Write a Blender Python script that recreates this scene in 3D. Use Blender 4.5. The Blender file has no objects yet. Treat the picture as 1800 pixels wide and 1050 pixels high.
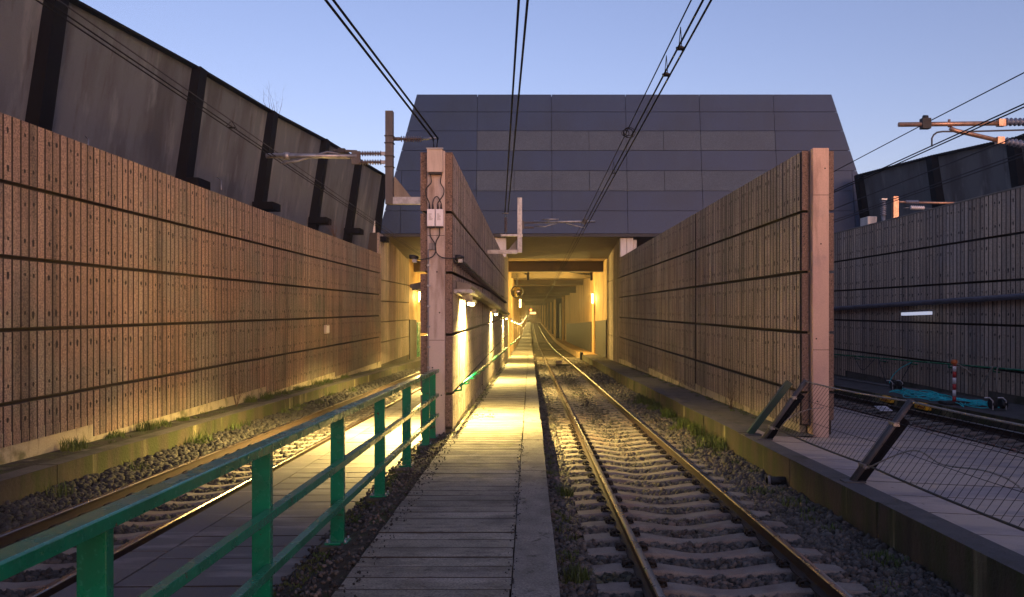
import bpy, math, random
import numpy as np
from mathutils import Vector
random.seed(7); rng = np.random.default_rng(7)
scn = bpy.context.scene
COL = scn.collection
S = 0.02276; CAMZ = 2.15
def G(y):                                    # rail-head profile: a ramp going down, level deep inside the tunnel
    if y <= 80: return -S*y
    t = min(y-80, 70.0)
    return -S*80 - S*(t - t*t/140.0)

# ------------------------------------------------------------------ materials
def _noise(nt, scale, vec, detail=5, rough=.6):
    mp = nt.nodes.new('ShaderNodeMapping'); mp.inputs['Scale'].default_value = scale
    nt.links.new(vec, mp.inputs['Vector'])
    n = nt.nodes.new('ShaderNodeTexNoise'); n.inputs['Scale'].default_value = 1
    n.inputs['Detail'].default_value = detail; n.inputs['Roughness'].default_value = rough
    nt.links.new(mp.outputs[0], n.inputs['Vector'])
    return n.outputs['Fac']
def _range(nt, sock, lo, hi, a=0., b=1.):
    r = nt.nodes.new('ShaderNodeMapRange'); nt.links.new(sock, r.inputs[0])
    r.inputs[1].default_value = lo; r.inputs[2].default_value = hi
    r.inputs[3].default_value = a; r.inputs[4].default_value = b
    return r.outputs[0]
def _mix(nt, fac, a, b, mode='MIX'):
    m = nt.nodes.new('ShaderNodeMix'); m.data_type = 'RGBA'; m.blend_type = mode
    if isinstance(fac, (int, float)): m.inputs[0].default_value = fac
    else: nt.links.new(fac, m.inputs[0])
    for i, v in ((6, a), (7, b)):
        if isinstance(v, tuple): m.inputs[i].default_value = (*v[:3], 1)
        else: nt.links.new(v, m.inputs[i])
    return m.outputs[2]
def M(name, col, rough=.85, layers=(), bump=None, metal=0., fine=0., fscale=90., rib=0., island=0., spec=.5, joints=None, rvar=0.):
    m = bpy.data.materials.new(name); m.use_nodes = True; nt = m.node_tree
    b = nt.nodes['Principled BSDF']; b.inputs['Roughness'].default_value = rough
    b.inputs['Metallic'].default_value = metal; b.inputs['Specular IOR Level'].default_value = spec
    geo = nt.nodes.new('ShaderNodeNewGeometry'); P = geo.outputs['Position']
    c = tuple(col)
    for (c2, sc, lo, hi, st) in layers:
        f = _range(nt, _noise(nt, sc, P), lo, hi, 0, st)
        c = _mix(nt, f, c, tuple(c2))
    if fine:
        f = _range(nt, _noise(nt, (fscale,)*3, P, 3, .7), .3, .7, 1-fine, 1+fine)
        cc = nt.nodes.new('ShaderNodeCombineColor')
        for i in range(3): nt.links.new(f, cc.inputs[i])
        c = _mix(nt, 1., c, cc.outputs[0], 'MULTIPLY')
    if rib or island:
        if rib:
            sx = nt.nodes.new('ShaderNodeSeparateXYZ'); nt.links.new(P, sx.inputs[0])
            d = nt.nodes.new('ShaderNodeMath'); d.operation = 'DIVIDE'; d.inputs[1].default_value = .21
            nt.links.new(sx.outputs[1], d.inputs[0])
            fl = nt.nodes.new('ShaderNodeMath'); fl.operation = 'FLOOR'; nt.links.new(d.outputs[0], fl.inputs[0])
            w = nt.nodes.new('ShaderNodeTexWhiteNoise'); w.noise_dimensions = '1D'; nt.links.new(fl.outputs[0], w.inputs['W'])
            src, am = w.outputs['Value'], rib
        else: src, am = geo.outputs['Random Per Island'], island
        f = _range(nt, src, 0, 1, 1-am, 1+am)
        cc = nt.nodes.new('ShaderNodeCombineColor')
        for i in range(3): nt.links.new(f, cc.inputs[i])
        c = _mix(nt, 1., c, cc.outputs[0], 'MULTIPLY')
    if isinstance(c, tuple): b.inputs['Base Color'].default_value = (*c, 1)
    else: nt.links.new(c, b.inputs['Base Color'])
    if rvar:
        nt.links.new(_range(nt, _noise(nt, (3., 3., 3.), P), .3, .7, max(.05, rough-rvar), min(1, rough+rvar)), b.inputs['Roughness'])
    if bump:
        sc, st, dist = bump
        n = _noise(nt, (sc,)*3, P, 6, .65)
        bn = nt.nodes.new('ShaderNodeBump'); bn.inputs['Strength'].default_value = st; bn.inputs['Distance'].default_value = dist
        nt.links.new(n, bn.inputs['Height']); nt.links.new(bn.outputs[0], b.inputs['Normal'])
    return m
def EM(name, col, s):
    m = bpy.data.materials.new(name); m.use_nodes = True; nt = m.node_tree
    b = nt.nodes['Principled BSDF']; b.inputs['Base Color'].default_value = (*col, 1)
    b.inputs['Emission Color'].default_value = (*col, 1); b.inputs['Emission Strength'].default_value = s
    return m
GRIME = (.045, .04, .033)
rib_left = M('aggregate_pink', (.27, .18, .14), .9, [((.2, .18, .15), (.3, .3, .3), .44, .56, .85), ((.36, .28, .23), (.5, .3, .2), .54, .66, .5), ((.075, .06, .05), (2.5, 2.5, .2), .5, .68, .75), ((.10, .095, .08), (.2, .2, .5), .55, .7, .5)], (160, .7, .006), fine=.8, fscale=42, rib=.16)
rib_mid = M('aggregate_brown', (.34, .275, .23), .9, [((.19, .165, .14), (.5, .5, .5), .42, .62, .7), ((.085, .075, .062), (4, 4, .22), .5, .68, .8), ((.26, .17, .12), (.3, .3, .3), .5, .65, .5)], (160, .7, .006), fine=.75, fscale=42, rib=.2)
rib_right = M('aggregate_grey', (.46, .36, .27), .9, [((.16, .13, .12), (3, 3, .2), .5, .7, .8), ((.3, .27, .26), (.5, .5, .5), .5, .65, .5)], (160, .7, .006), fine=.7, fscale=42, rib=.24)
agg_end = M('aggregate_end', (.18, .12, .09), .9, [((.28, .2, .16), (30, 30, 30), .52, .6, .8), ((.07, .05, .04), (24, 24, 24), .55, .63, .9)], (110, 1., .01), fine=.5, fscale=70)
holem = M('hole_dark', (.016, .013, .011), .95)
groovem = M('groove_grime_shade', (.045, .034, .028), .95, fine=.3)  # sides of ribs and boards: grime, with groove shade put into the colour
corem = M('wall_core', (.05, .042, .036), .95)
col_l = M('column_concrete', (.5, .42, .38), .75, [((.3, .25, .2), (3, 3, .4), .5, .7, .7), ((.16, .1, .07), (3, 3, .5), .5, .66, .8), ((.55, .45, .4), (1.5, 1.5, 1.5), .5, .6, .5)], (30, .25, .01), fine=.12, rvar=.15)
col_r = M('column_concrete_warm_lit', (.6, .41, .31), .75, [((.5, .33, .27), (1.2, 1.2, .5), .45, .6, .8), ((.22, .13, .09), (3, 3, .4), .5, .66, .8), ((.35, .27, .24), (2, 2, 2), .6, .7, .4)], (30, .25, .01), fine=.12, rvar=.15)  # column concrete with the pink of warm light put into its colour
conc = M('concrete', (.22, .2, .17), .85, [((.1, .09, .075), (1.5, 1.5, .35), .5, .7, .8), ((.3, .28, .24), (.7, .7, .7), .5, .65, .6)], (25, .35, .02), fine=.2)
conc_pale = M('concrete_pale', (.62, .6, .58), .8, [((.3, .29, .27), (2.5, 2.5, .3), .5, .7, .6)], (25, .2, .01), fine=.12)
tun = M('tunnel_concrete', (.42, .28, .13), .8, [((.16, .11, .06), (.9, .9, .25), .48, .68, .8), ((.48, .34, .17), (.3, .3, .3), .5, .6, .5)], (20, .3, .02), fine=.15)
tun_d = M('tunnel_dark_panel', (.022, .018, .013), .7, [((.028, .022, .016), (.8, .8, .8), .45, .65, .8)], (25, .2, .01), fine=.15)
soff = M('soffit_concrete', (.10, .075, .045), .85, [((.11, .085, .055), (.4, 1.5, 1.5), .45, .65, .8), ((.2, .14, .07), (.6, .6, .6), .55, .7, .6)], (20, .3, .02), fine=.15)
plinth = M('plinth_concrete', (.42, .36, .26), .85, [((.08, .085, .03), (1.5, 1.5, 1.5), .5, .62, .85), ((.13, .11, .08), (4, 4, 1), .55, .7, .8)], (25, .5, .03), fine=.2)
kerbface = M('kerb_mossy', (.07, .056, .036), .9, [((.04, .05, .012), (1.6, 1.6, .5), .44, .56, .95), ((.3, .27, .15), (1.1, 1.1, .12), .59, .66, .85), ((.03, .026, .018), (2.5, 2.5, .3), .5, .66, .85)], (18, .7, .03), fine=.25)
kerbtop = M('kerb_top', (.10, .09, .078), .9, [((.04, .042, .02), (1.2, 1.2, 1.2), .48, .62, .85), ((.16, .14, .12), (3, 3, 3), .55, .7, .6)], (30, .7, .02), fine=.35)
kerbdark = M('kerb_dark', (.09, .083, .084), .9, [((.04, .04, .025), (1.2, 1.2, 1.2), .5, .66, .8), ((.13, .12, .115), (3, 3, 3), .52, .66, .6)], (35, .9, .02), fine=.35)
soil = M('mossy_soil', (.045, .038, .026), .95, [((.05, .062, .012), (2.3, 2.3, 2.3), .5, .58, .9), ((.16, .145, .115), (1.3, 2.2, 2), .57, .63, .9), ((.018, .015, .01), (5, 5, 5), .5, .62, .8)], (14, 1., .06), fine=.4)
walk = M('walkway_boards', (.23, .21, .165), .8, [((.1, .088, .072), (2.2, 3.5, 2), .46, .64, .8), ((.36, .32, .27), (1, 5, 1), .52, .64, .5), ((.07, .062, .05), (7, 14, 7), .6, .68, .9), ((.12, .13, .03), (1.1, .5, 1.), .63, .7, .7)], (40, .8, .02), fine=.5, fscale=60, island=.2, rvar=.12)
walk_k = M('walkway_kerb', (.2, .185, .16), .8, [((.12, .108, .09), (2.5, 1.5, 2), .46, .62, .75), ((.06, .055, .042), (9, 6, 7), .6, .66, .9)], (40, .8, .02), fine=.5, fscale=60, rvar=.1)
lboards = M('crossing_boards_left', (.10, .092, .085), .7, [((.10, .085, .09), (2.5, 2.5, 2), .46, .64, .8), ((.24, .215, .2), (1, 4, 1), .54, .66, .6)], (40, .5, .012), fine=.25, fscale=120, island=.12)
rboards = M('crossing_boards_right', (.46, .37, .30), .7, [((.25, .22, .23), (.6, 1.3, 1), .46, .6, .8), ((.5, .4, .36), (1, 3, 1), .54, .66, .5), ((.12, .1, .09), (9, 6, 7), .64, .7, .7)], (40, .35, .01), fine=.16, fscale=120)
rust = M('rail_rust', (.042, .028, .022), .7, [((.05, .026, .016), (20, 3, 20), .4, .65, .8)], (60, .4, .004), metal=.25, fine=.2)
steel = M('rail_steel', (.24, .2, .18), .3, [((.2, .14, .1), (30, 1.2, 30), .5, .7, .5)], None, metal=1., rvar=.08)
sleeperm = M('sleeper_concrete', (.2, .175, .15), .85, [((.13, .10, .085), (3, 3, 3), .45, .62, .8), ((.2, .14, .11), (1, .5, 1), .52, .62, .6)], (60, .5, .01), fine=.25)
clipm = M('rail_clip', (.03, .022, .018), .7, metal=.4)
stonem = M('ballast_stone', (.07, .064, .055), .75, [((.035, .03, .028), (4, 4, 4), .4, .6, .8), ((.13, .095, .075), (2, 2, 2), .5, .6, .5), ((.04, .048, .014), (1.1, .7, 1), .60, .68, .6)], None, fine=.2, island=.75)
bedm = M('ballast_bed', (.04, .035, .03), .95, [((.02, .018, .015), (12, 12, 12), .45, .6, .9), ((.07, .06, .05), (20, 20, 20), .55, .65, .8)], (25, 1., .05), fine=.4)
tunfloor = M('tunnel_track_slab', (.1, .085, .06), .8, [((.055, .045, .032), (1, .3, 1), .45, .6, .8)], (25, .4, .02), fine=.2)
stoned = M('ballast_stone_dark', (.04, .036, .032), .8, [((.02, .018, .016), (4, 4, 4), .4, .6, .8)], None, fine=.2, island=.7)  # darker stone for the left track and the walkway crumbs
green = M('green_paint', (.003, .18, .085), .25, [((.003, .10, .045), (3, 3, 3), .45, .65, .8), ((.04, .24, .16), (30, 30, 30), .58, .66, .5), ((.05, .025, .012), (9, 9, 9), .66, .69, .9)], (120, .12, .002), spec=.7, rvar=.1)
green_d = M('dark_green_paint', (.015, .055, .035), .45, [((.04, .035, .03), (6, 6, 6), .55, .65, .7)], (60, .3, .003))
clad = M('cladding_blue_black', (.010, .032, .09), .5, [((.008, .024, .058), (.4, .4, .4), .4, .65, .8), ((.016, .04, .09), (2, 2, .5), .5, .7, .5)], (150, .35, .004), fine=.3, fscale=22)
clad_l = M('cladding_grey', (.05, .072, .105), .6, [((.07, .095, .13), (3, 3, 14), .5, .65, .6), ((.042, .06, .09), (.5, .5, .5), .45, .6, .6)], (120, .8, .01), fine=.4, fscale=18)
lean = M('leaning_wall_concrete', (.10, .112, .13), .85, [((.045, .047, .055), (.7, .7, .14), .45, .63, .85), ((.2, .21, .225), (1.6, 1.6, .35), .55, .68, .6), ((.05, .045, .045), (3, 3, .3), .56, .68, .6)], (20, .5, .03), fine=.25)
fin = M('fin_black', (.006, .006, .008), .9, [], (30, .3, .01), spec=.1)
galv = M('galvanised_steel', (.3, .31, .33), .42, [((.18, .18, .19), (8, 8, 8), .45, .6, .7)], (50, .2, .003), metal=.75)
galv_w = M('weathered_steel_warm_lit', (.5, .3, .2), .4, [((.3, .17, .11), (8, 8, 8), .45, .6, .7)], (50, .2, .003), metal=.6)  # steel with warm orange light put into its colour
postm = M('post_weathered', (.09, .088, .09), .7, [((.08, .07, .07), (6, 6, 1), .45, .6, .7), ((.2, .18, .17), (14, 14, 3), .6, .7, .5)], (50, .3, .004), metal=.2)
ins_d = M('insulator_brown', (.07, .055, .055), .3, spec=.7)
ins_l = M('insulator_grey', (.16, .18, .25), .3, spec=.7)
wirem = M('wire_black', (.008, .008, .009), .8, spec=.15)
wireg = M('wire_grey', (.045, .045, .055), .8, spec=.2)
cream = M('cream_box', (.5, .42, .36), .55, [((.34, .27, .22), (8, 8, 1.5), .45, .65, .6)], fine=.08)
white = M('white_plastic', (.72, .7, .74), .45, [((.5, .48, .5), (6, 6, 3), .5, .7, .4)])
rubber = M('black_rubber', (.014, .013, .014), .6)
greyp = M('grey_plastic', (.2, .19, .19), .6)
redm = M('red_paint', (.42, .03, .03), .5); orangem = M('orange_reflector', (.55, .14, .03), .4)
yel = M('yellow_plastic', (.85, .45, .02), .45, [((.5, .24, .01), (20, 20, 20), .5, .6, .7)])
teal = M('teal_cable', (.02, .62, .68), .4)
rope = M('rope', (.34, .31, .27), .9, [((.12, .1, .08), (60, 60, 60), .45, .6, .8)])
grassm = M('grass_blades', (.05, .085, .012), .7, [((.11, .12, .02), (2, 2, 2), .45, .6, .8), ((.02, .035, .008), (1, 1, 1), .5, .65, .7)], island=.35)
twigm = M('dry_twig', (.1, .06, .04), .8); leafm = M('dead_leaf', (.13, .06, .04), .8, [((.35, .27, .25), (6, 6, 6), .55, .6, .8)], island=.6)
earth = M('earth', (.05, .055, .03), .95, [((.03, .03, .02), (.3, .3, .3), .4, .6, .8)], (3, .5, .2))
YEL = (1., .70, .2)
tube_e = EM('lamp_tube', (1., .78, .3), 22); lamp_e = EM('lamp_warm', (1., .72, .22), 14)
sign_e = EM('lit_board', (1., .62, .25), 1.2); red_e = EM('red_signal', (1., .12, .02), 12); dimcover = EM('lamp_cover_dim', (.75, .8, 1.), .35)

# ------------------------------------------------------------------ geometry helpers
class MB:
    def __init__(s): s.v = []; s.f = []; s.m = []; s.sm = []
    def face(s, idx, mi=0, smooth=False): s.f.append(tuple(idx)); s.m.append(mi); s.sm.append(smooth)
    def hexa(s, P, mi=0):                       # 8 points: bottom loop 0-3, top loop 4-7
        b = len(s.v); s.v += [tuple(p) for p in P]
        for q in ((3, 2, 1, 0), (4, 5, 6, 7), (0, 1, 5, 4), (1, 2, 6, 5), (2, 3, 7, 6), (3, 0, 4, 7)): s.face([b+i for i in q], mi)
        return s
    def box(s, x0, x1, y0, y1, z0, z1, mi=0, g=False):
        a, c = (G(y0), G(y1)) if g else (0, 0)
        return s.hexa([(x0, y0, z0+a), (x1, y0, z0+a), (x1, y1, z0+c), (x0, y1, z0+c), (x0, y0, z1+a), (x1, y0, z1+a), (x1, y1, z1+c), (x0, y1, z1+c)], mi)
    def run(s, prof, ys, mi=0, closed=True, caps=True, zf=G, mis=None, smooth=False):   # sweep an x/z profile along y following the ground
        b = len(s.v); n = len(prof)
        for y in ys: s.v += [(x, y, z+zf(y)) for x, z in prof]
        for k in range(len(ys)-1):
            for i in range(n if closed else n-1):
                j = (i+1) % n
                s.face([b+k*n+i, b+k*n+j, b+(k+1)*n+j, b+(k+1)*n+i], mis[i] if mis else mi, smooth)
        if caps and closed:
            s.face([b+i for i in range(n)][::-1], mi); s.face([b+(len(ys)-1)*n+i for i in range(n)], mi)
        return s
    def tube(s, pts, r, n=6, mi=0, caps=True):
        pts = [Vector(p) for p in pts]; b = len(s.v); rs = r if isinstance(r, (list, tuple)) else [r]*len(pts)
        up = None
        for i, p in enumerate(pts):
            d = (pts[min(i+1, len(pts)-1)] - pts[max(i-1, 0)]).normalized()
            if up is None: up = Vector((0, 0, 1)) if abs(d.z) < .9 else Vector((1, 0, 0))
            a = d.cross(up)
            if a.length < 1e-5: a = d.cross(Vector((0, 1, 0)))
            a.normalize(); c = a.cross(d).normalized(); up = c
            for k in range(n):
                t = 2*math.pi*k/n; s.v.append(tuple(p + (a*math.cos(t)+c*math.sin(t))*rs[i]))
        for i in range(len(pts)-1):
            for k in range(n):
                k2 = (k+1) % n; s.face([b+i*n+k, b+i*n+k2, b+(i+1)*n+k2, b+(i+1)*n+k], mi, n > 4)
        if caps:
            s.face([b+k for k in range(n)][::-1], mi); s.face([b+(len(pts)-1)*n+k for k in range(n)], mi)
        return s
    def beam(s, p, q, w, h, mi=0, up=(0, 0, 1)):       # rectangular bar from p to q
        p, q = Vector(p), Vector(q); d = (q-p).normalized(); a = d.cross(Vector(up)).normalized(); c = a.cross(d)
        P = [p-a*w/2-c*h/2, p+a*w/2-c*h/2, q+a*w/2-c*h/2, q-a*w/2-c*h/2]
        return s.hexa(P + [v + c*h for v in P], mi)
    def ins(s, p, q, r0, r1, n=10, mi=0, seg=10):       # string of sheds
        p, q = Vector(p), Vector(q); pts = []; rs = []
        for i in range(n):
            for t, r in ((.15, r0), (.4, r1), (.62, r1*.92), (.8, r0)): pts.append(p+(q-p)*((i+t)/n)); rs.append(r)
        return s.tube(pts, rs, seg, mi)
    def build(s, name, mats, parent=None, origin=None, bevel=0):
        o3 = Vector(parent['_o']) if parent is not None else Vector(origin or (0, 0, 0))
        me = bpy.data.meshes.new(name)
        me.from_pydata([tuple(Vector(v)-o3) for v in s.v], [], s.f)
        for m in (mats if isinstance(mats, (list, tuple)) else [mats]): me.materials.append(m)
        me.polygons.foreach_set('material_index', s.m); me.polygons.foreach_set('use_smooth', s.sm); me.update()
        o = bpy.data.objects.new(name, me); COL.objects.link(o)
        if parent is not None: o.parent = parent; o['_o'] = tuple(o3)
        else: o.location = o3; o['_o'] = tuple(o3)
        if bevel:
            b = o.modifiers.new('bevel', 'BEVEL'); b.width = bevel; b.segments = 2; b.limit_method = 'ANGLE'; b.harden_normals = False
        return o
def thing(name, label, cat, loc=(0, 0, 0), group=None):
    o = bpy.data.objects.new(name, None); COL.objects.link(o); o.location = loc; o['_o'] = tuple(loc)
    o['label'] = label; o['category'] = cat
    if group: o['group'] = group
    return o
def tag(o, label, cat, group=None):
    o['label'] = label; o['category'] = cat
    if group: o['group'] = group
    return o
def kind(o, k, label=None, cat=None):
    o['kind'] = k
    if label: o['label'] = label
    if cat: o['category'] = cat
    return o
def ysteps(a, b, st=4.):
    n = max(1, int(math.ceil((b-a)/st))); return [a+(b-a)*i/n for i in range(n+1)]

# ------------------------------------------------------------------ ribbed retaining walls
RW = .21
def ribwall(root, fx, sg, y0, y1, ztop, gr, a, segs, mat, ribs=True, ymax_ribs=None, smooth_from=None, gap=.066):
    """fx = outer face, sg = side it faces; gr = groove heights; segs = y breaks of the stepped foot"""
    bounds = [ztop]+list(gr); segs = [segs[0]]+[round(v/RW)*RW for v in segs[1:-1]]+[segs[-1]]
    for k in range(len(bounds)):
        zt = bounds[k]-(gap/2 if k else 0); last = k == len(bounds)-1
        mb = MB()
        for si in range(len(segs)-1):
            ya, yb = max(segs[si], y0), min(segs[si+1], y1)
            if yb <= ya: continue
            zb = (G(segs[si])+a+.05) if last else bounds[k+1]+gap/2
            xb = fx-sg*.03; xc = fx-sg*.13
            mb.box(min(xb, xc), max(xb, xc), ya, yb-.012, zb, zt, 2)
            n0 = int(math.ceil(ya/RW)); n1 = int(yb/RW)
            for n in range(n0, n1):
                r0, r1 = n*RW+.015, (n+1)*RW-.015
                if smooth_from and r0 > smooth_from: continue
                x0, x1 = min(fx, xb), max(fx, xb)
                e = .005*sg
                ff = fx + random.uniform(-.003, .003)
                mb.hexa([(xb, r0, zb), (ff, r0+.005, zb), (ff, r1-.005, zb), (xb, r1, zb), (xb, r0, zt), (ff, r0+.005, zt), (ff, r1-.005, zt), (xb, r1, zt)])
                mb.m[-2] = mb.m[-4] = 2
                if n % 3 != 2 and random.random() > .04:
                    for fr in (.22, .78):
                        if last: zz = bounds[-1]-.25-(.55 if fr > .5 else 0)
                        elif k == 0: zz = zt-(zt-zb)*fr
                        else: zz = zt-(zt-zb)*fr
                        if zz < zb+.1 or random.random() < .05: continue
                        yc = (r0+r1)/2+random.uniform(-.012, .012); zz += random.uniform(-.02, .02); R = random.uniform(.024, .036)
                        hx = ff+sg*.002
                        b = len(mb.v)
                        st = random.choice([1.2, 1.2, 1.6, 2.6])
                        for q in range(8):
                            t = math.pi*2*q/8; z_ = math.sin(t)*R; z_ = z_*st if z_ < 0 else z_*1.2
                            mb.v.append((hx, yc+math.cos(t)*R, zz+z_))
                        mb.face([b+q for q in range(8)] if sg > 0 else [b+q for q in range(8)][::-1], 1)
        mb.build('panel_course', [mat, holem, groovem if ribs and smooth_from != 1 else mat], root)

# left retaining wall (A)
XA = -7.78
wA = thing('retaining_wall', 'tall ribbed pinkish brown concrete wall with black grooves, behind the left track', 'wall', (XA, 15, G(15)))
ribwall(wA, XA, 1, -4, 43.2, 5.05, [4.05, 2.94, 1.85, .75], .18, [-4, 5.0, 14.8, 24.3, 33, 43.2], rib_left)
MB().box(XA-.5, XA-.131, -4, 43.2, -2.5, 5.03).build('wall_core', corem, wA)
MB().run([(XA-.12, -.6), (XA-.015, -.6), (XA-.015, .6), (XA-.12, .6)], ysteps(-4, 43.15)).build('plinth', plinth, wA)
ribwall(thingA2 := thing('retaining_wall', 'smooth brown panelled wall under the dark building, left of the left tunnel mouth', 'wall', (-7.9, 48, G(48))), -7.9, 1, 43.25, 54, 6.2, [3.75, 2.62, 1.5, .42], .18, [43.25, 54], rib_mid, smooth_from=1)
MB().box(-8.6, -8.04, 43.25, 54, -2.5, 6.2).build('wall_core', corem, thingA2)

# centre wall (C)
XC0, XC1 = -2.0, -1.42; TC = 5.02
wC = thing('dividing_wall', 'ribbed concrete dividing wall left of the lit walkway, with a pale column carrying white boxes', 'wall', (-1.7, 15, G(15)))
grC = [3.93, 2.83, 1.70, .62]
ribwall(wC, XC1, 1, 15.08, 46, TC, grC, .26, [15.08, 24.8, 34.6, 46], rib_mid)
ribwall(wC, XC0, -1, 15.08, 46, TC, grC, .1, [15.08, 24.8, 34.6, 46], rib_mid)
MB().box(-1.868, -1.552, 15.15, 46, -2.5, TC-.01).build('wall_core', corem, wC)
MB().run([(-1.869, -.6), (-1.435, -.6), (-1.435, .45), (-1.869, .45)], ysteps(15.2, 46)).build('plinth', plinth, wC)
mb = MB(); mb.box(-1.87, -1.55, 14.98, 15.148, -.6, TC+.02)
mb.build('column', col_l, wC, bevel=.012)
for (xa, xb) in ((-1.9998, -1.875), (-1.545, -1.4202)):
    mb = MB()
    zz = [TC]+grC+[-.0]
    for i in range(5): mb.box(xa, xb, 15.03, 15.078, zz[i+1]+.025, zz[i]-(.025 if i else 0))
    mb.build('panel_end', agg_end, wC)

# right centre wall (B)
XB0, XB1 = 4.95, 5.52; TB = 5.04
wB = thing('dividing_wall', 'ribbed brown concrete dividing wall right of the rails, ending in a pink column', 'wall', (5.2, 15, G(15)))
grB = [3.94, 2.84, 1.74, .65]
ribwall(wB, XB0, -1, 15.05, 46, TB, grB, .26, [12, 16.4, 24.8, 34.6, 46], rib_mid)
ribwall(wB, XB1, 1, 15.05, 46, TB, grB, .1, [12, 16.4, 24.8, 34.6, 46], rib_right)
MB().box(5.082, 5.388, 15.15, 46, -2.5, TB-.01).build('wall_core', corem, wB)
MB().run([(4.965, -.6), (5.387, -.6), (5.387, .5), (4.965, .5)], ysteps(15.2, 46)).build('plinth', plinth, wB)
MB().box(5.09, 5.385, 14.86, 15.148, -.6, TB+.03).build('column', col_r, wB, bevel=.012)
for (xa, xb) in ((4.9502, 5.075), (5.39, 5.5198)):
    mb = MB(); zz = [TB]+grB+[.12 if xa > 5.2 else .05]
    for i in range(5): mb.box(xa, xb, 15.0, 15.048, zz[i+1]+.025, zz[i]-(.025 if i else 0))
    mb.build('panel_end', agg_end, wB)

def column_marks(root, x0, x1, yf, seams, holes):
    for z in seams: MB().box(x0+.004, x1-.004, yf-.0015, yf+.004, z-.004, z+.004).build('form_joint', holem, root)
    for (fx_, z) in holes: MB().tube([(x0+(x1-x0)*fx_, yf+.01, z), (x0+(x1-x0)*fx_, yf-.002, z)], .014, 8).build('tie_hole', holem, root)
column_marks(wB, 5.09, 5.385, 14.86, (4.22, 1.43), ((.5, 3.34), (.22, 1.63), (.75, 4.7), (.3, .5)))
column_marks(wC, -1.87, -1.55, 14.98, (1.6, 3.5), ((.55, 2.84), (.3, 1.1), (.8, .6), (.7, 2.1)))
# far right wall (D)
XD = 12.6
wD = thing('retaining_wall', 'dark grey ribbed concrete wall with a green handrail, right of the farthest track', 'wall', (XD, 20, G(20)))
ribwall(wD, XD, -1, 2, 44, 5.29, [4.13, 2.93, 1.74, .54], .2, [2, 14.0, 22.6, 33, 44], rib_right)
MB().box(XD+.131, XD+.5, 2, 44, -2.5, 5.27).build('wall_core', corem, wD)
MB().run([(XD+.015, -.6), (XD+.12, -.6), (XD+.12, .5), (XD+.015, .5)], ysteps(2, 43.9)).build('plinth', kerbtop, wD)
MB().box(XD-.02, XD+.5, 2, 44, 5.295, 5.335).build('coping', conc, wD)

# ------------------------------------------------------------------ setting: beds, kerbs, walks
YF = ysteps(-4, 80, 6)+ysteps(80, 420, 8)[1:]
kind(MB().run([(-6.9, -.24), (-3.9, -.24)], [y for y in YF if y <= 54.1]+[56], closed=False).build('ballast_bed_left', bedm), 'structure')
kind(MB().run([(.2, -.24), (3.8, -.24)], [y for y in YF if y < 60]+[60.2], closed=False).build('ballast_bed_centre', bedm), 'structure')
kind(MB().run([(7.9, -.24), (10.7, -.24)], [y for y in YF if y <= 80], closed=False).build('ballast_bed_right', bedm), 'structure')
kind(MB().run([(.2, -.20), (3.8, -.20)], [60.2]+[y for y in YF if y > 61], closed=False).build('tunnel_track_floor', tunfloor), 'structure')
kind(MB().run([(-7.6, -.19), (-2, -.19)], [54]+[y for y in YF if y > 55], closed=False).build('side_tunnel_floor', tunfloor), 'structure')
# left kerb platform
def kerb(name, prof, ya, yb, mis, mats):
    mb = MB(); y = ya
    while y < yb-.1:
        L = min(3.0, yb-y) if y < 44 else min(6., yb-y)
        j = random.uniform(-.008, .008)
        mb.run([(x+j, z+j*.6) for x, z in prof], [y+.006, y+L-.006], mis=mis, mi=mis[0]); y += L
    return kind(mb.build(name, mats, bevel=.012 if yb < 60 else 0), 'structure')
kerb('left_kerb', [(-7.2, .17), (-7.2, -.5), (-6.88, -.5), (-6.88, .17)], -3, 60, [0, 0, 0, 1], [kerbface, kerbtop])
kind(MB().run([(-7.9, .14), (-7.2, .165)], ysteps(-4, 60), closed=False).build('left_verge', soil), 'structure')
kerb('right_kerb', [(3.78, -.5), (4.09, -.5), (4.09, .26), (3.78, .26)], 0, 60, [0, 0, 1, 0], [kerbface, kerbdark])
kind(MB().run([(4.08, .235), (5.1, .24)], ysteps(14.7, 60), closed=False).build('right_verge', kerbtop), 'structure')
kerb('right_slab_kerb', [(10.6, -.5), (10.95, -.5), (10.95, .18), (10.6, .18)], 2, 44, [0, 0, 1, 0], [kerbface, kerbdark])
kind(MB().run([(10.94, .165), (12.65, .2)], ysteps(2, 44), closed=False).build('right_slab', kerbdark), 'structure')
kerb('tunnel_walk_right', [(3.78, -.5), (5.2, -.5), (5.2, .26), (3.78, .26)], 60, 400, [0, 0, 0, 0], [tun])
# walkways of boards
def boards(name, x0, x1, z0, z1, ya, yb, w, mat, jit=.003, split=None):
    mb = MB(); y = ya
    while y < yb:
        ww = w*random.choice([1, 1, 1, 1, .96]); gp = random.choice([.012, .015, .019, .034])
        dz = random.uniform(-jit, jit); da = random.uniform(-jit, jit)
        e = random.uniform(-.006, .006)
        A, B = G(y), G(y+ww)
        mb.hexa([(x0+e, y, z0-.06+A), (x1+e, y, z1-.06+A), (x1+e, y+ww-gp, z1-.06+B), (x0+e, y+ww-gp, z0-.06+B),
                 (x0+e, y, z0+dz+A), (x1+e, y, z1+da+A), (x1+e, y+ww-gp, z1+da+B), (x0+e, y+ww-gp, z0+dz+B)]); mb.m[-4] = 1
        y += ww
    return kind(mb.build(name, [mat, groovem]), 'structure')
boards('walkway', -1.4, -.145, .26, .26, -1, 62, .281, walk)
kind(MB().run([(-1.46, .262), (-.14, .262)], ysteps(62, 80)+ysteps(80, 400, 8)[1:], closed=False).build('tunnel_walkway', walk_k), 'structure')
kind(MB().run([(-1.42, .19), (-.12, .19)], ysteps(-1, 61), closed=False).build('walkway_base', bedm), 'structure')
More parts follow.
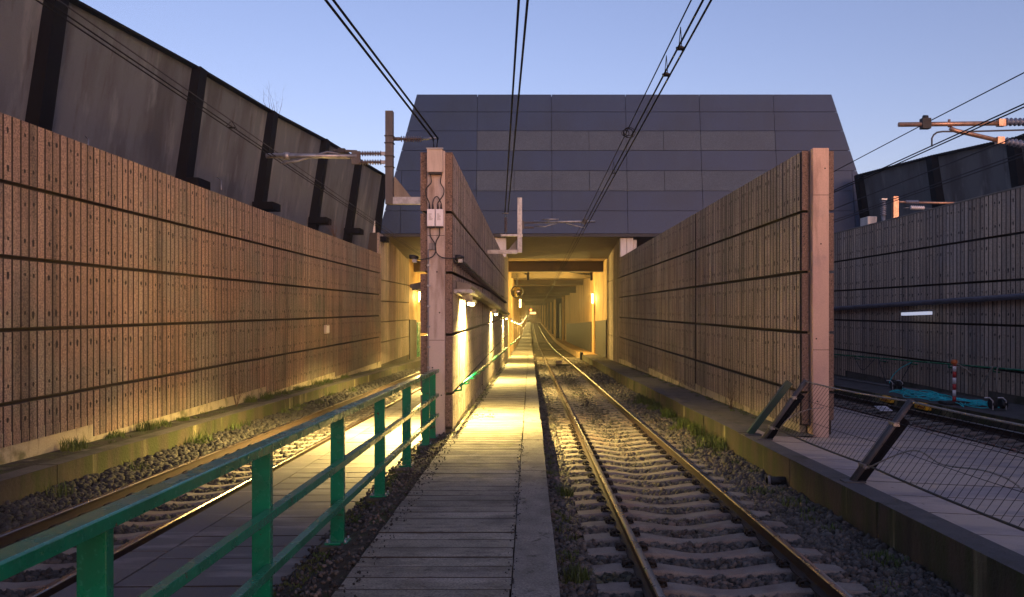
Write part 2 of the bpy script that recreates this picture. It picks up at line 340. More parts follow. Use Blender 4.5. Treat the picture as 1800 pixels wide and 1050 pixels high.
kerb('walkway_kerb', [(-.13, -.5), (.215, -.5), (.215, .262), (-.13, .262)], -1, 60, [0]*4, [walk_k])
kerb('tunnel_walkway_kerb', [(-.14, -.5), (.215, -.5), (.215, .262), (-.14, .262)], 60, 400, [0]*4, [walk_k])
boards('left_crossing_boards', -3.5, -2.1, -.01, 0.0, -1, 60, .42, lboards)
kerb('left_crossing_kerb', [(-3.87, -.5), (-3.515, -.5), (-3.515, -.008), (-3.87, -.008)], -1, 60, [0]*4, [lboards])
mb = MB()                                     # mossy strip under the railing, uneven
xs = np.linspace(-2.12, -1.39, 12); ysn = np.linspace(-1, 15.2, 170)
b0 = 0
for y in ysn:
    for i, x in enumerate(xs):
        t = (x+2.12)/.73; mb.v.append((x, y, G(y)+.0+.24*min(1, t*1.35)+random.uniform(-.012, .012)+.012*math.sin(y*3+x*9)-(.04 if i in (0, 11) else 0)))
for k in range(len(ysn)-1):
    for i in range(11): mb.face([k*12+i, k*12+i+1, (k+1)*12+i+1, (k+1)*12+i], 0, True)
kind(mb.build('mossy_strip', soil), 'structure')
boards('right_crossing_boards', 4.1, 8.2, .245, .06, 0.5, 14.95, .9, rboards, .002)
kind(MB().run([(4.1, .2), (8.2, .02)], ysteps(.5, 14.9), closed=False).build('crossing_base', bedm), 'structure')
boards('far_crossing_boards', 5.4, 8.2, .19, .06, 14.95, 46, .9, rboards, .002)
# outer ground with the cutting left open
mb = MB(); Z0 = 4.95
for (x0, x1, y0, y1) in ((-3000, -8.1, -3000, 3000), (13.0, 3000, -3000, 3000), (-8.1, 13.0, 95, 3000), (-8.1, 13.0, -3000, -25)):
    b = len(mb.v); mb.v += [(x0, y0, Z0), (x1, y0, Z0), (x1, y1, Z0), (x0, y1, Z0)]; mb.face([b, b+1, b+2, b+3])
kind(mb.build('ground', earth), 'structure')
mb = MB().run([(-8.2, -.6), (13.1, -.6)], YF[:1]+[y for y in YF if y > 0], closed=False)
mb.hexa([(-8.2, -25, -.6), (13.1, -25, -.6), (13.1, -4, -.5), (-8.2, -4, -.5), (-8.2, -25, -.2), (13.1, -25, -.2), (13.1, -4, -.1), (-8.2, -4, -.1)])
kind(mb.build('cutting_floor', earth), 'structure')

# ------------------------------------------------------------------ tracks
def railprof(x):
    r = [(-.07, -.16), (-.07, -.148), (-.012, -.13), (-.009, -.045), (-.034, -.034), (-.036, -.012), (-.026, -.001), (0, .001)]
    r = [(a, b) for a, b in r]; full = [(x+a, b) for a, b in r]+[(x-a, b) for a, b in reversed(r[:-1])]
    return full
def rail(x, ya, yb, parent):
    p = railprof(x); n = len(p); mis = [0]*n
    for i in (5, 6, 7, 8): mis[i] = 1
    ys = ysteps(ya, min(yb, 80), 6)+(ysteps(80, yb, 6)[1:] if yb > 80 else [])
    return MB().run(p, ys, mis=mis, mi=0).build('rail', [rust, steel], parent)
def sleeper_mesh():
    mb = MB(); N = 22; L = 2.42
    for i in range(N+1):
        u = i/N; x = (u-.5)*L; c = abs(x)
        zt = -.155 if c > .62 else -.155-.062*(.5+.5*math.cos(math.pi*c/.62))
        if c > .95: zt -= (c-.95)*.08
        w = .135 if c > .5 else .115
        jy = .004*math.sin(x*11)
        mb.v += [(x, -w-.02, -.3), (x, -w+jy, zt-.018), (x, -w+.02+jy, zt), (x, w-.02+jy, zt), (x, w+jy, zt-.018), (x, w+.02, -.3)]
    for i in range(N):
        for j in range(5): mb.face([i*6+j, (i+1)*6+j, (i+1)*6+j+1, i*6+j+1], 0, False)
    mb.face([0, 1, 2, 3, 4, 5]); mb.face([N*6+j for j in (5, 4, 3, 2, 1, 0)])
    return mb
def clip_mesh(x, s):
    mb = MB()
    if 1:
        mb.box(x+s*.11-.035, x+s*.11+.035, -.06, .06, -.16, -.135)
        for yy in (-.035, .035):
            mb.tube([(x+s*.16, yy, -.15), (x+s*.15, yy, -.105), (x+s*.1, yy*1.3, -.095), (x+s*.06, yy*.5, -.125)], .011, 5)
        mb.tube([(x+s*.12, 0, -.14), (x+s*.12, 0, -.085)], .017, 6)
    return mb
sl_me = None
def track(name, label, cx, ya, yb, ys0, ys1, clips_to, ya_r=None):
    global sl_me, clips
    t = thing('railway_track', label, 'track', (cx, ys0, G(ys0)))
    rail(cx-.7525, ya, yb, t); rail(cx+.7525, ya, yb, t)
    y = ys0
    if sl_me is None:
        o = sleeper_mesh().build('sleeper', sleeperm); sl_me = o.data; bpy.data.objects.remove(o)
        clips = []
        for cx_ in (-.7525, .7525):
            for sd in (-1, 1): o = clip_mesh(cx_, sd).build('rail_clip', clipm); clips.append(o.data); bpy.data.objects.remove(o)
    while y < ys1:
        o = bpy.data.objects.new('sleeper', sl_me); COL.objects.link(o); o.parent = t
        o.location = (0, y-ys0, G(y)-G(ys0)); o.rotation_euler = (-math.atan(S), random.uniform(-.004, .004), random.uniform(-.006, .006))
        if y < clips_to:
            for cm in clips:
                c = bpy.data.objects.new('rail_clip', cm); COL.objects.link(c); c.parent = o
        y += .6
    return t
CX1, CX0, CX2 = 1.81, -4.78, 9.4
track('t', 'main railway track with bright polished rails running from the foreground into the lit tunnel', CX1, 1, 400, 3.2, 60, 20)
track('t', 'shadowed railway track at the foot of the left wall, beyond the green railing', CX0, 1, 400, 3.4, 46, 16)
track('t', 'rusty railway track strewn with leaves beside the far right slab', CX2, 4, 80, 10, 40, 0)

# ballast stones: uncountable, one object per bed
ico_v = None
def ico():
    t = (1+5**.5)/2
    v = np.array([(-1, t, 0), (1, t, 0), (-1, -t, 0), (1, -t, 0), (0, -1, t), (0, 1, t), (0, -1, -t), (0, 1, -t), (t, 0, -1), (t, 0, 1), (-t, 0, -1), (-t, 0, 1)])/1.9
    f = np.array([(0, 11, 5), (0, 5, 1), (0, 1, 7), (0, 7, 10), (0, 10, 11), (1, 5, 9), (5, 11, 4), (11, 10, 2), (10, 7, 6), (7, 1, 8), (3, 9, 4), (3, 4, 2), (3, 2, 6), (3, 6, 8), (3, 8, 9), (4, 9, 5), (2, 4, 11), (6, 2, 10), (8, 6, 7), (9, 8, 1)])
    return v, f
IV, IF = ico()
def stones(name, label, x0, x1, bands, zoff, mat, size=.034, excl=None, zfun=None, kindl='ballast'):
    P = []; Sz = []
    for (ya, yb, dens, sc) in bands:
        n = int((x1-x0)*(yb-ya)*dens); x = rng.uniform(x0, x1, n); y = rng.uniform(ya, yb, n)
        z = np.array([G(v) for v in y])+zoff+rng.uniform(-.02, .02, n)+(0 if zfun is None else zfun(x, y))
        P.append(np.stack([x, y, z], 1)); Sz.append(size*sc*rng.uniform(.55, 1.35, n))
    P = np.concatenate(P); Sz = np.concatenate(Sz)
    if excl is not None:
        k = ~excl(P); P = P[k]; Sz = Sz[k]
    n = len(P)
    base = IV[None]*rng.uniform(.7, 1.25, (n, 12, 1))*Sz[:, None, None]*rng.uniform(.65, 1.3, (n, 1, 3))
    q = rng.normal(size=(n, 4)); q /= np.linalg.norm(q, axis=1)[:, None]; w, a, b, c = q.T
    R = np.stack([np.stack([1-2*(b*b+c*c), 2*(a*b-c*w), 2*(a*c+b*w)], 1), np.stack([2*(a*b+c*w), 1-2*(a*a+c*c), 2*(b*c-a*w)], 1), np.stack([2*(a*c-b*w), 2*(b*c+a*w), 1-2*(a*a+b*b)], 1)], 1)
    V = np.einsum('nij,nkj->nki', R, base)+P[:, None]
    F = (IF[None]+12*np.arange(n)[:, None, None]).reshape(-1)
    me = bpy.data.meshes.new(name); me.vertices.add(n*12); me.vertices.foreach_set('co', V.reshape(-1).astype(np.float32))
    me.loops.add(n*60); me.loops.foreach_set('vertex_index', F.astype(np.int32))
    me.polygons.add(n*20); me.polygons.foreach_set('loop_start', np.arange(0, n*60, 3, dtype=np.int32)); me.polygons.foreach_set('loop_total', np.full(n*20, 3, dtype=np.int32))
    me.materials.append(mat); me.update(calc_edges=True); me.validate()
    o = bpy.data.objects.new(name, me); COL.objects.link(o); return kind(o, 'stuff', label, kindl)
def ex(cx):
    def f(P):
        y = P[:, 1]; x = np.abs(P[:, 0]-cx)
        r = (np.abs(x-.7525) < .10)
        yy = (y-ys_off[cx]+.3) % .6-.3
        s = (np.abs(yy) < .135) & (x < 1.22)
        return r | (s & (y < 61))
    return f
ys_off = {CX1: 3.2, CX0: 3.4, CX2: 10}
def crown(c):
    return lambda x, y: -.02*np.cos((x-c)*2.2)+.05*np.maximum(0, np.abs(x-c)-1.15)-.0*x
stones('ballast', 'grey and brown crushed stone ballast between the sleepers of the main track', .23, 3.77, [(3.0, 10, 900, 1), (10, 18, 560, 1.15), (18, 34, 260, 1.5), (34, 60, 110, 2.)], -.222, stonem, excl=ex(CX1), zfun=crown(CX1))
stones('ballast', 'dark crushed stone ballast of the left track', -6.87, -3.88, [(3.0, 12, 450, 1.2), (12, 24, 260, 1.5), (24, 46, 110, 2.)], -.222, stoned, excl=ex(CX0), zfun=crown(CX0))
stones('ballast', 'dark crushed stone ballast of the far right track', 8.22, 10.6, [(9, 24, 220, 1.5), (24, 42, 100, 2)], -.222, stonem, excl=ex(CX2), zfun=crown(CX2))
def flat(P): return np.zeros(len(P), bool)
stones('crumbs', 'dirt crumbs along the kerb joint of the walkway', -.19, -.10, [(2, 14, 420, 1)], .262, stoned, size=.007, kindl='dirt')
stones('crumbs', 'dirt and gravel crumbs along the left edge of the walkway', -1.46, -1.22, [(2, 15, 330, 1), (15, 40, 120, 1.5)], .262, stoned, size=.009, kindl='dirt')
stones('gravel', 'loose gravel and dirt on the mossy strip under the green railing', -2.1, -1.42, [(2.5, 15, 260, 1)], .03, stonem, size=.017, zfun=lambda x, y: .22*np.minimum(1, (x+2.12)/.73*1.35), kindl='gravel')
# dead leaves along the right boards
mb = MB()
for i in range(2600):
    y = random.uniform(9, 34); x = 8.25+abs(random.gauss(0, .2)) if random.random() < .8 else 8.22-abs(random.gauss(0, .12))
    z = G(y)+(-.16 if x > 8.2 else .09)+random.uniform(0, .05); r = random.uniform(.02, .05); t = random.uniform(0, 6.3); b = len(mb.v)
    nx, ny = math.cos(t), math.sin(t); h = random.uniform(-.02, .03)
    mb.v += [(x-nx*r, y-ny*r, z), (x+ny*r*.6, y-nx*r*.6, z+h), (x+nx*r, y+ny*r, z+.01), (x-ny*r*.6, y+nx*r*.6, z+h*.4)]; mb.face([b, b+1, b+2, b+3])
kind(mb.build('fallen_leaves', leafm), 'stuff', 'fallen leaves and litter beside the rusty track on the right', 'leaves')

# ------------------------------------------------------------------ grass, moss tufts
def tufts(name, label, spots):
    mb = MB()
    for (x, y, z, R, H, n) in spots:
        for i in range(n):
            a = random.uniform(0, 6.283); r = R*math.sqrt(random.random()); px, py = x+math.cos(a)*r, y+math.sin(a)*r*1.3
            h = H*random.uniform(.35, 1.1); l = random.uniform(.1, .7)*h; b2 = random.uniform(0, 6.283); w = random.uniform(.003, .008)
            dx, dy = math.cos(b2)*l, math.sin(b2)*l; sx, sy = -math.sin(b2)*w, math.cos(b2)*w; b = len(mb.v)
            mb.v += [(px-sx, py-sy, z), (px+sx, py+sy, z), (px+dx*.4+sx*.8, py+dy*.4+sy*.8, z+h*.62), (px+dx*.4-sx*.8, py+dy*.4-sy*.8, z+h*.62), (px+dx, py+dy, z+h)]
            mb.face([b, b+1, b+2, b+3]); mb.face([b+3, b+2, b+4])
    return kind(mb.build(name, grassm), 'stuff', label, 'grass')
sp = []
for y in (9.5, 10.8, 13.6, 15.3, 16.2, 17, 17.9, 22.5, 23.6, 25.2, 26.8, 29.5, 31, 34): sp.append((random.uniform(-7.72, -7.5), y, G(y)+.14, random.uniform(.1, .28), random.uniform(.1, .24), 170))
for i in range(60): y = random.uniform(5, 40); sp.append((random.uniform(-7.75, -7.25), y, G(y)+.15, .08, .07, 25))
tufts('grass', 'grass tufts growing on the ledge at the foot of the left wall', sp)
sp = []
for i in range(30): y = random.uniform(5, 30); sp.append((random.uniform(-6.84, -6.4), y, G(y)-.2, .16, random.uniform(.12, .3), 60))
tufts('weeds', 'weeds growing from the ballast against the left kerb', sp)
sp = []
for i in range(46): y = random.uniform(15, 27); sp.append((3.74-abs(random.gauss(0, .16)), y, G(y)-.18, .16, random.uniform(.12, .3), 110))
for i in range(36): y = random.uniform(6, 22); sp.append((3.72-abs(random.gauss(0, .3)), y, G(y)-.18, .12, random.uniform(.05, .12), 50))
tufts('weeds', 'green weeds in the ballast against the right kerb', sp)
sp = []
for i in range(70): y = random.uniform(3.5, 16); sp.append((.28+abs(random.gauss(0, .1)), y, G(y)-.19, .1, random.uniform(.03, .09), 50))
for (x, y) in ((.62, 6.0), (.72, 5.6), (.85, 6.3), (.42, 7.6), (.5, 11.5)): sp.append((x, y, G(y)-.19, .12, .16, 160))
tufts('weeds', 'low weeds in the ballast beside the walkway kerb', sp)
sp = []
for i in range(240): y = random.uniform(3.5, 15); sp.append((random.uniform(-1.95, -1.38), y, G(y)+.17, .05, .03, 22))
for i in range(60): y = random.uniform(14, 40); sp.append((-1.38+abs(random.gauss(0, .05)), y, G(y)+.255, .06, .03, 25))
for i in range(36): sp.append((random.gauss(-1.05, .13), random.gauss(17.2, .9), G(17.2)+.25, .06, .025, 25))
tufts('moss', 'moss and short grass along the edge of the walkway', sp)
sp = []
for i in range(90): y = random.uniform(15, 45); sp.append((4.93-abs(random.gauss(0, .12)), y, G(y)+.235, .07, random.uniform(.02, .07), 22))
tufts('moss', 'moss along the foot of the right dividing wall', sp)
def shrub(name, label, base, h, n, mat, cat='shrub', lean=.5):
    mb = MB()
    for i in range(n):
        a = random.uniform(0, 6.283); p = Vector(base); d = Vector((math.cos(a)*lean*random.random(), math.sin(a)*lean*random.random(), 1)).normalized(); pts = [p.copy()]
        for k in range(4): d = (d+Vector((random.gauss(0, .2), random.gauss(0, .2), random.gauss(0, .1)))).normalized(); p = p+d*h/4; pts.append(p.copy())
        mb.tube(pts, [.006*h+.002, .005*h+.002, .003*h+.002, .002, .0015], 4)
        for k in (2, 3, 4):
            for q in range(2):
                e = (d+Vector((random.gauss(0, .7), random.gauss(0, .7), random.gauss(0, .5)))).normalized(); mb.tube([pts[k], pts[k]+e*h*.22], [.002, .001], 3)
    return tag(mb.build(name, mat, origin=base), label, cat)
shrub('bare_shrub', 'leafless twigs sprouting above the top edge of the dark leaning wall', (-9.45, 30.4, 8.9), 1.4, 9, twigm, lean=1.)
shrub('dry_plant', 'dry brown plant at the foot of the left ribbed wall', (-7.55, 21.2, G(21.2)+.14), .75, 14, twigm)
shrub('dry_plant', 'dry brown plant against the foot of the right dividing wall', (4.75, 19.5, G(19.5)+.24), .5, 14, twigm)
shrub('dry_plant', 'reddish dry plant on top of the left wall in front of a black fin', (-7.95, 33.5, 5.0), .7, 22, twigm)

# ------------------------------------------------------------------ leaning upper walls
def leanwall(pts, side, label, zt=9.28, zb=4.7, foot=6.15, skip_first=False):
    r = thing('leaning_wall', label, 'wall', (pts[0][0], pts[0][1], 5.))
    dx = .155*(zt-zb)*side                        # bottom is further out
    for i in range(len(pts)-1):
        (xa, ya), (xb, yb) = pts[i], pts[i+1]
        o = side*.35; mb = MB()
        mb.hexa([(xa+dx, ya+.02, zb), (xb+dx, yb-.02, zb), (xb+dx+o, yb-.02, zb), (xa+dx+o, ya+.02, zb), (xa, ya+.02, zt), (xb, yb-.02, zt), (xb+o, yb-.02, zt), (xa+o, ya+.02, zt)])
        mb.build('wall_panel', lean, r)
    for (x, y) in pts:
        mb = MB(); s = -side; w = .26
        q = lambda xx, yy, z: (xx+.155*(zt-z)*side, yy, z)
        mb.hexa([q(x+s*.32, y-w, zb), q(x+s*.32, y+w, zb), q(x-s*.02, y+w, zb), q(x-s*.02, y-w, zb), q(x+s*.22, y-w, zt+.06), q(x+s*.22, y+w, zt+.06), q(x-s*.3, y+w, zt+.06), q(x-s*.3, y-w, zt+.06)])
        f = mb.build('fin', fin, r)
        mb = MB(); mb.box(min(x+.155*3.3*side, x+.155*3.3*side+s*.75), max(x+.155*3.3*side, x+.155*3.3*side+s*.75), y-.45, y+.45, foot-.38, foot-.12)
        mb.build('fin_foot', fin, f)
    mb = MB()
    for i in range(len(pts)-1):
        (xa, ya), (xb, yb) = pts[i], pts[i+1]; mb.beam((xa, ya, zt+.03), (xb, yb, zt+.03), .4, .06)
        if i < 3:
            for k in range(28): t = k/28; mb.box(xa+(xb-xa)*t-.1, xa+(xb-xa)*t+.1, ya+(yb-ya)*t, ya+(yb-ya)*t+.06, zt+.05, zt+.12)
    mb.build('coping', fin, r)
    return r
leanwall([(-11.6, 12.6), (-10.75, 18.6), (-9.95, 24.6), (-9.45, 30.0), (-8.75, 34.9), (-8.3, 39.5), (-7.85, 44.0)], -1, 'dark concrete wall with black fins leaning above the left ribbed wall')
leanwall([(17.6, 44.0), (18.85, 38.6), (20.3, 34.6), (22, 29.8)], 1, 'dark blue grey leaning concrete wall with black fins, above the far right wall')
for y, x in ((18.6, -11.0), (24.6, -10.2)):
    tag(MB().tube([(x+.95, y+.1, 5.75), (x+.85, y+.35, 6.05), (x+.65, y+.6, 6.2)], .018, 5).build('stay_wire', galv, origin=(x+.95, y+.1, 5.75)), 'short bent wire at the foot of the %s black fin' % ('nearest' if y < 20 else 'second nearest'), 'wire')

# ------------------------------------------------------------------ portal building
ZB = 6.26; rows_y = [411, 371, 336, 300.5, 265, 230.5, 197, 166]
def fY(y): return 44.5+1.25*(411-y)/245
rowsZ = [CAMZ+(545-y)*fY(y)/1450 for y in rows_y]; ZTOP = rowsZ[-1]
def fy(z): return 44.5+1.25*(z-ZB)/(ZTOP-ZB)
def xl(z): return -8.19+(8.19-6.28)*(z-ZB)/(ZTOP-ZB)
def xr(z): return 18.75-(18.75-16.7)*(z-ZB)/(ZTOP-ZB)
bld = thing('portal_building', 'windowless blue black clad building with sloping sides standing over the tunnel mouths', 'building', (5, 45, 5))
mb = MB(); mb.hexa([(xl(ZB)+.05, 44.62, ZB+.02), (xr(ZB)-.05, 44.62, ZB+.02), (xr(ZB)-.05, 92, ZB+.02), (xl(ZB)+.05, 92, ZB+.02), (xl(ZTOP)+.05, 45.87, ZTOP-.1), (xr(ZTOP)-.05, 45.87, ZTOP-.1), (xr(ZTOP)-.05, 85, ZTOP-.1), (xl(ZTOP)+.05, 85, ZTOP-.1)])
mb.build('body', M('cladding_backing', (.02, .022, .03), .8), bld)
joints = [-99, -7.01, -2.92, 1.18, 5.28, 9.37, 13.47, 17.57, 99]
for r in range(7):
    z0, z1 = rowsZ[r]+.014, rowsZ[r+1]-.014
    js = list(joints)
    if r >= 3: js.remove(-7.01); js.remove(17.57)
    light = r in (2, 4)
    if light: js = sorted(js+[(-2.92+1.18)/2, (1.18+5.28)/2, (5.28+9.37)/2])
    for i in range(len(js)-1):
        a, b = js[i]+.012, js[i+1]-.012
        lo = lambda z: max(a, xl(z)); hi = lambda z: min(b, xr(z))
        if hi(z0)-lo(z0) < .15: continue
        if r == 6: hi_ = hi(z0)
        lt = light and js[i] >= -3 and js[i+1] <= 13.5
        jj = random.uniform(-.006, .006)
        mb = MB(); mb.hexa([(lo(z0), fy(z0)+jj, z0), (hi(z0), fy(z0)+jj, z0), (hi(z0), fy(z0)+.08, z0), (lo(z0), fy(z0)+.08, z0), (lo(z1), fy(z1)+jj, z1), (hi(z1), fy(z1)+jj, z1), (hi(z1), fy(z1)+.08, z1), (lo(z1), fy(z1)+.08, z1)])
        mb.build('cladding_panel', clad_l if lt else clad, bld)
# soffit sloping down into the tunnels
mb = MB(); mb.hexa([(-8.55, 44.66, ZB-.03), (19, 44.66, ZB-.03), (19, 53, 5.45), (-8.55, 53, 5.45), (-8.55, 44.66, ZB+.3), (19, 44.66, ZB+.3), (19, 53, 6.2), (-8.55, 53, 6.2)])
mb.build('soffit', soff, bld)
MB().box(-8.19, 18.7, 44.53, 44.655, ZB-.16, ZB-.005).build('lintel_edge', M('lintel_dark', (.03, .03, .035), .7), bld)
# side walls inside the porch
for (x0, x1, lab) in ((-2.0, -1.43, 'smooth concrete wall end between the left and the centre tunnel mouths'), (4.96, 5.52, 'smooth concrete wall end right of the centre tunnel mouth')):
    o = MB(); zz = [6.25, 3.92, 2.82, 1.7, .6, -2.4]
    for i in range(5): o.box(x0, x1, 46.02, 53.4, zz[i+1]+.02, zz[i]-.02)
    o.box(x0+.06, x1-.06, 46.03, 53.35, -2.3, 6.2)
    tag(o.build('portal_wall', rib_mid, origin=(x0, 46, G(46))), lab, 'wall')
for (x0, x1, z0, z1, lab) in ((4.9, 5.62, 5.06, 6.08, 'pair of pale panels standing on the right dividing wall under the building'), (-2.08, -1.3, 5.04, 6.08, 'pale panel on top of the centre dividing wall under the building'), (-8.75, -8.2, 5.08, 6.9, 'pale block at the left lower corner of the building')):
    r = thing('pale_block', lab, 'block', ((x0+x1)/2, 45.5, z0))  # pale panels filling the gaps between wall tops and building
    n = 2 if x0 > 0 else 1
    for i in range(n):
        w = (x1-x0)/n; MB().box(x0+w*i+.015, x0+w*(i+1)-.015, 44.9+(-1.2 if x0 < -5 else 0), 45.6, z0, z1).build('pale_panel', conc_pale, r)
    if n == 2: MB().box(x1+.03, x1+.2, 45.1, 45.6, z0, z1-.1).build('pale_panel', conc_pale, r)

# ------------------------------------------------------------------ tunnel
tn = thing('tunnel', 'long concrete tunnel lit yellow with downstand beams and dark lower panels', 'tunnel', (1.8, 54, G(54)))
YT = [53.4]+ysteps(56, 80, 6)+ysteps(80, 420, 10)[1:]
MB().run([(-8.6, 6.75), (19, 6.75), (19, 7.2), (-8.6, 7.2)], YT).build('ceiling', tun, tn)
MB().box(-8.6, 19, 53.01, 53.39, 5.45, 6.5).build('lintel', tun, tn)
for k, y in enumerate([56.3, 67.5, 78, 90, 104, 120, 140, 165, 195, 230, 280]):
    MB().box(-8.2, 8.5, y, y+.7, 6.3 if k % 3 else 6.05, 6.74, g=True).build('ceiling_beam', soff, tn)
MB().run([(4.98, -.3), (5.6, -.3), (5.6, 6.74), (4.98, 6.74)], [53.45, 60, 64, 80, 90, 100, 110, 118]).build('side_wall', tun, tn)
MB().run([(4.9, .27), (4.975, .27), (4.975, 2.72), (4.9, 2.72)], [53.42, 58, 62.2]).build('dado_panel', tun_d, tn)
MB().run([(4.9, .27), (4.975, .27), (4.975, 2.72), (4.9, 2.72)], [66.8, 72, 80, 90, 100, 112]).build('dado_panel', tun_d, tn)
MB().box(4.86, 4.97, 63.2, 64.9, .27, 4.5, g=True).build('door_pier', tun, tn)
MB().run([(6.6, -.3), (7.2, -.3), (7.2, 6.74), (6.6, 6.74)], [118, 200, 300, 420]).build('side_wall', tun_d, tn)
y = 118.5; k = 0
while y < 330:
    L = 1.2
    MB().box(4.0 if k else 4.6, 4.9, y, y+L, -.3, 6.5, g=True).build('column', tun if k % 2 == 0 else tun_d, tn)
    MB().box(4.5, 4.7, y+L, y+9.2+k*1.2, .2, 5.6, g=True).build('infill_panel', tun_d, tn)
    y += 10+k*1.3; k += 1
y = 55.
while y < 330:
    MB().box(-2.0, -1.46, y, y+.5, -.3, 6.6, g=True).build('column', tun, tn); y += 4.3 if y < 120 else 9
MB().run([(-8.5, -.3), (-7.95, -.3), (-7.95, 6.74), (-8.5, 6.74)], [54.05, 60, 70, 80, 100, 130, 160, 250]).build('side_wall', tun, tn)
MB().run([(-7.94, .1), (-7.87, .1), (-7.87, 2.75), (-7.94, 2.75)], [54.05, 57.2]).build('dado_panel', tun_d, tn)
MB().box(-7.94, -7.85, 57.6, 58.8, .17, 2.6, g=True).build('door', green, tn)
MB().run([(-8.2, -.3), (-8.2, 6.74), (8, 6.74), (8, -.3)], [312, 313]).build('end_wall', tun, tn)
for (y, x0, x1) in ((60.2, .36, 3.72), (92, .3, 3.7), (124, .3, 3.7)):
    MB().box(x0, x1, y, y+(.5 if y < 61 else 1.0), -.19, -.165 if y > 61 else .02, g=True).build('cross_beam', plinth, tn) if y > 61 else None
cb = thing('cable_trough', 'pale beam lying across the main track at the tunnel entrance, with a black end block', 'beam', (2, 60.3, G(60)))
for xa, xb in ((.4, 1.0), (1.12, 2.5), (2.62, 3.62)): MB().box(xa, xb, 60.2, 60.7, -.2, .0, g=True).build('beam', plinth, cb)
MB().box(3.64, 3.86, 60.0, 60.7, -.2, .42, g=True).build('end_block', rubber, cb)
MB().box(.24, .38, 60.0, 60.6, -.2, .3, g=True).build('end_block', plinth, cb)
tb = thing('track_box', 'small pale equipment box between the main rails before the tunnel', 'box', (1.85, 52, G(52)))
MB().box(1.65, 2.1, 54, 54.6, -.2, .08, g=True).build('housing', plinth, tb); MB().box(1.6, 2.6, 51.5, 51.8, -.2, -.06, g=True).build('base', rubber, tb)

# ------------------------------------------------------------------ lamps
def area(loc, sx, sy, e, col=YEL, rot=(0, 0, 0), spread=math.radians(148)):
    l = bpy.data.lights.new('lamp_light', 'AREA'); l.shape = 'RECTANGLE'; l.size = sx; l.size_y = sy; l.energy = e; l.color = col; l.spread = spread
    o = bpy.data.objects.new('lamp_light', l); COL.objects.link(o); o.location = loc; o.rotation_euler = rot; return o
def wall_lamp(x, y, side, label, e, grp='strip lamps under the cable duct', real=True):
    z = G(y)+2.66
    t = thing('strip_lamp', label, 'lamp', (x, y, z), grp)
    MB().box(x-.07, x+.07, y-.65, y+.65, z+.035, z+.09).build('housing', galv, t)
    MB().tube([(x, y-.6, z+.005), (x, y+.6, z+.005)], .036, 8).build('tube', tube_e, t)
    for yy in (y-.4, y+.4): MB().box(min(x, x-side*.16), max(x, x-side*.16), yy-.02, yy+.02, z+.09, z+.2).build('bracket', galv, t)
    if y > 60:
        l = bpy.data.lights.new('lamp_light', 'POINT'); l.energy = e; l.color = YEL; l.shadow_soft_size = .2
        o = bpy.data.objects.new('lamp_light', l); COL.objects.link(o); o.parent = t; o.location = (.25, 0, -.15)
    elif real:
        o = area((0, 0, -.035), .14, 1.2, e); o.parent = t
        o2 = area((-side*.045, 0, -.03), .3, 1.3, e*(.17 if side > 0 else .1), rot=(0, side*math.radians(50), 0)); o2.parent = t   # light leaving towards the wall
    return t
nm = ['nearest', 'second', 'third', 'fourth']
for i, y in enumerate((17.3, 30, 43, 56)):
    wall_lamp(-1.24, y, 1, '%s glowing strip lamp on the walkway side of the centre dividing wall' % nm[i], (820, 600, 460, 400)[i])
for i, y in enumerate((17.3, 30, 43)):
    wall_lamp(-2.17, y, -1, '%s glowing strip lamp on the left track side of the centre dividing wall' % nm[i], (2100, 1900, 1500)[i])
for i, y in enumerate((69, 82, 97, 114, 134, 155, 180, 205, 230, 250, 275, 298)):
    wall_lamp(-1.3, y, 1, 'glowing strip lamp in the row receding along the tunnel walkway', 300 if y < 120 else 650, 'tunnel walkway lamps')
def duct(fx, sg, y0, y1, label, mat):
    t = thing('cable_duct', label, 'duct', (fx, y0, G(y0)+2.8))
    MB().run([(fx+sg*.01, 2.9), (fx+sg*.25, 2.9), (fx+sg*.3, 2.96), (fx+sg*.3, 3.0), (fx+sg*.01, 3.06)] , ysteps(y0, y1)).build('channel', mat, t)
    return t
duct(XC1, 1, 15.8, 46, 'pale cable duct above the lamps on the walkway side of the centre wall', conc)
duct(XC0, -1, 15.8, 46, 'pale cable duct on the left track side of the centre wall', conc)
duct(XD, -1, 3, 44, 'grey blue cable duct along the far right wall', M('duct_grey', (.13, .13, .17), .6, [((.07, .07, .08), (2, 2, 2), .45, .6, .6)]))
fb = thing('lamp_bracket', 'steel frame shelf at the near end of the duct above the nearest walkway lamp', 'bracket', (-1.3, 16, 2.6))
for yy in (15.35, 15.75, 16.15): MB().beam((-1.42, yy, G(yy)+2.86), (-1.08, yy, G(yy)+2.86), .04, .04).build('crossbar', galv, fb)
for xx in (-1.38, -1.1): MB().beam((xx, 15.25, G(15.25)+2.82), (xx, 16.9, G(16.9)+2.82), .05, .035).build('side_bar', galv, fb)
# strip lamp on the far right wall, its cover given a weak emission
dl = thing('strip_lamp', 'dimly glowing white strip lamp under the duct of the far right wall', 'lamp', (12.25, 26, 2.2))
MB().box(12.18, 12.34, 25.3, 27.1, 2.58, 2.68, g=True).build('cover', dimcover, dl, bevel=.01); MB().box(12.16, 12.36, 25.2, 27.2, 2.68, 2.74, g=True).build('housing', galv, dl)
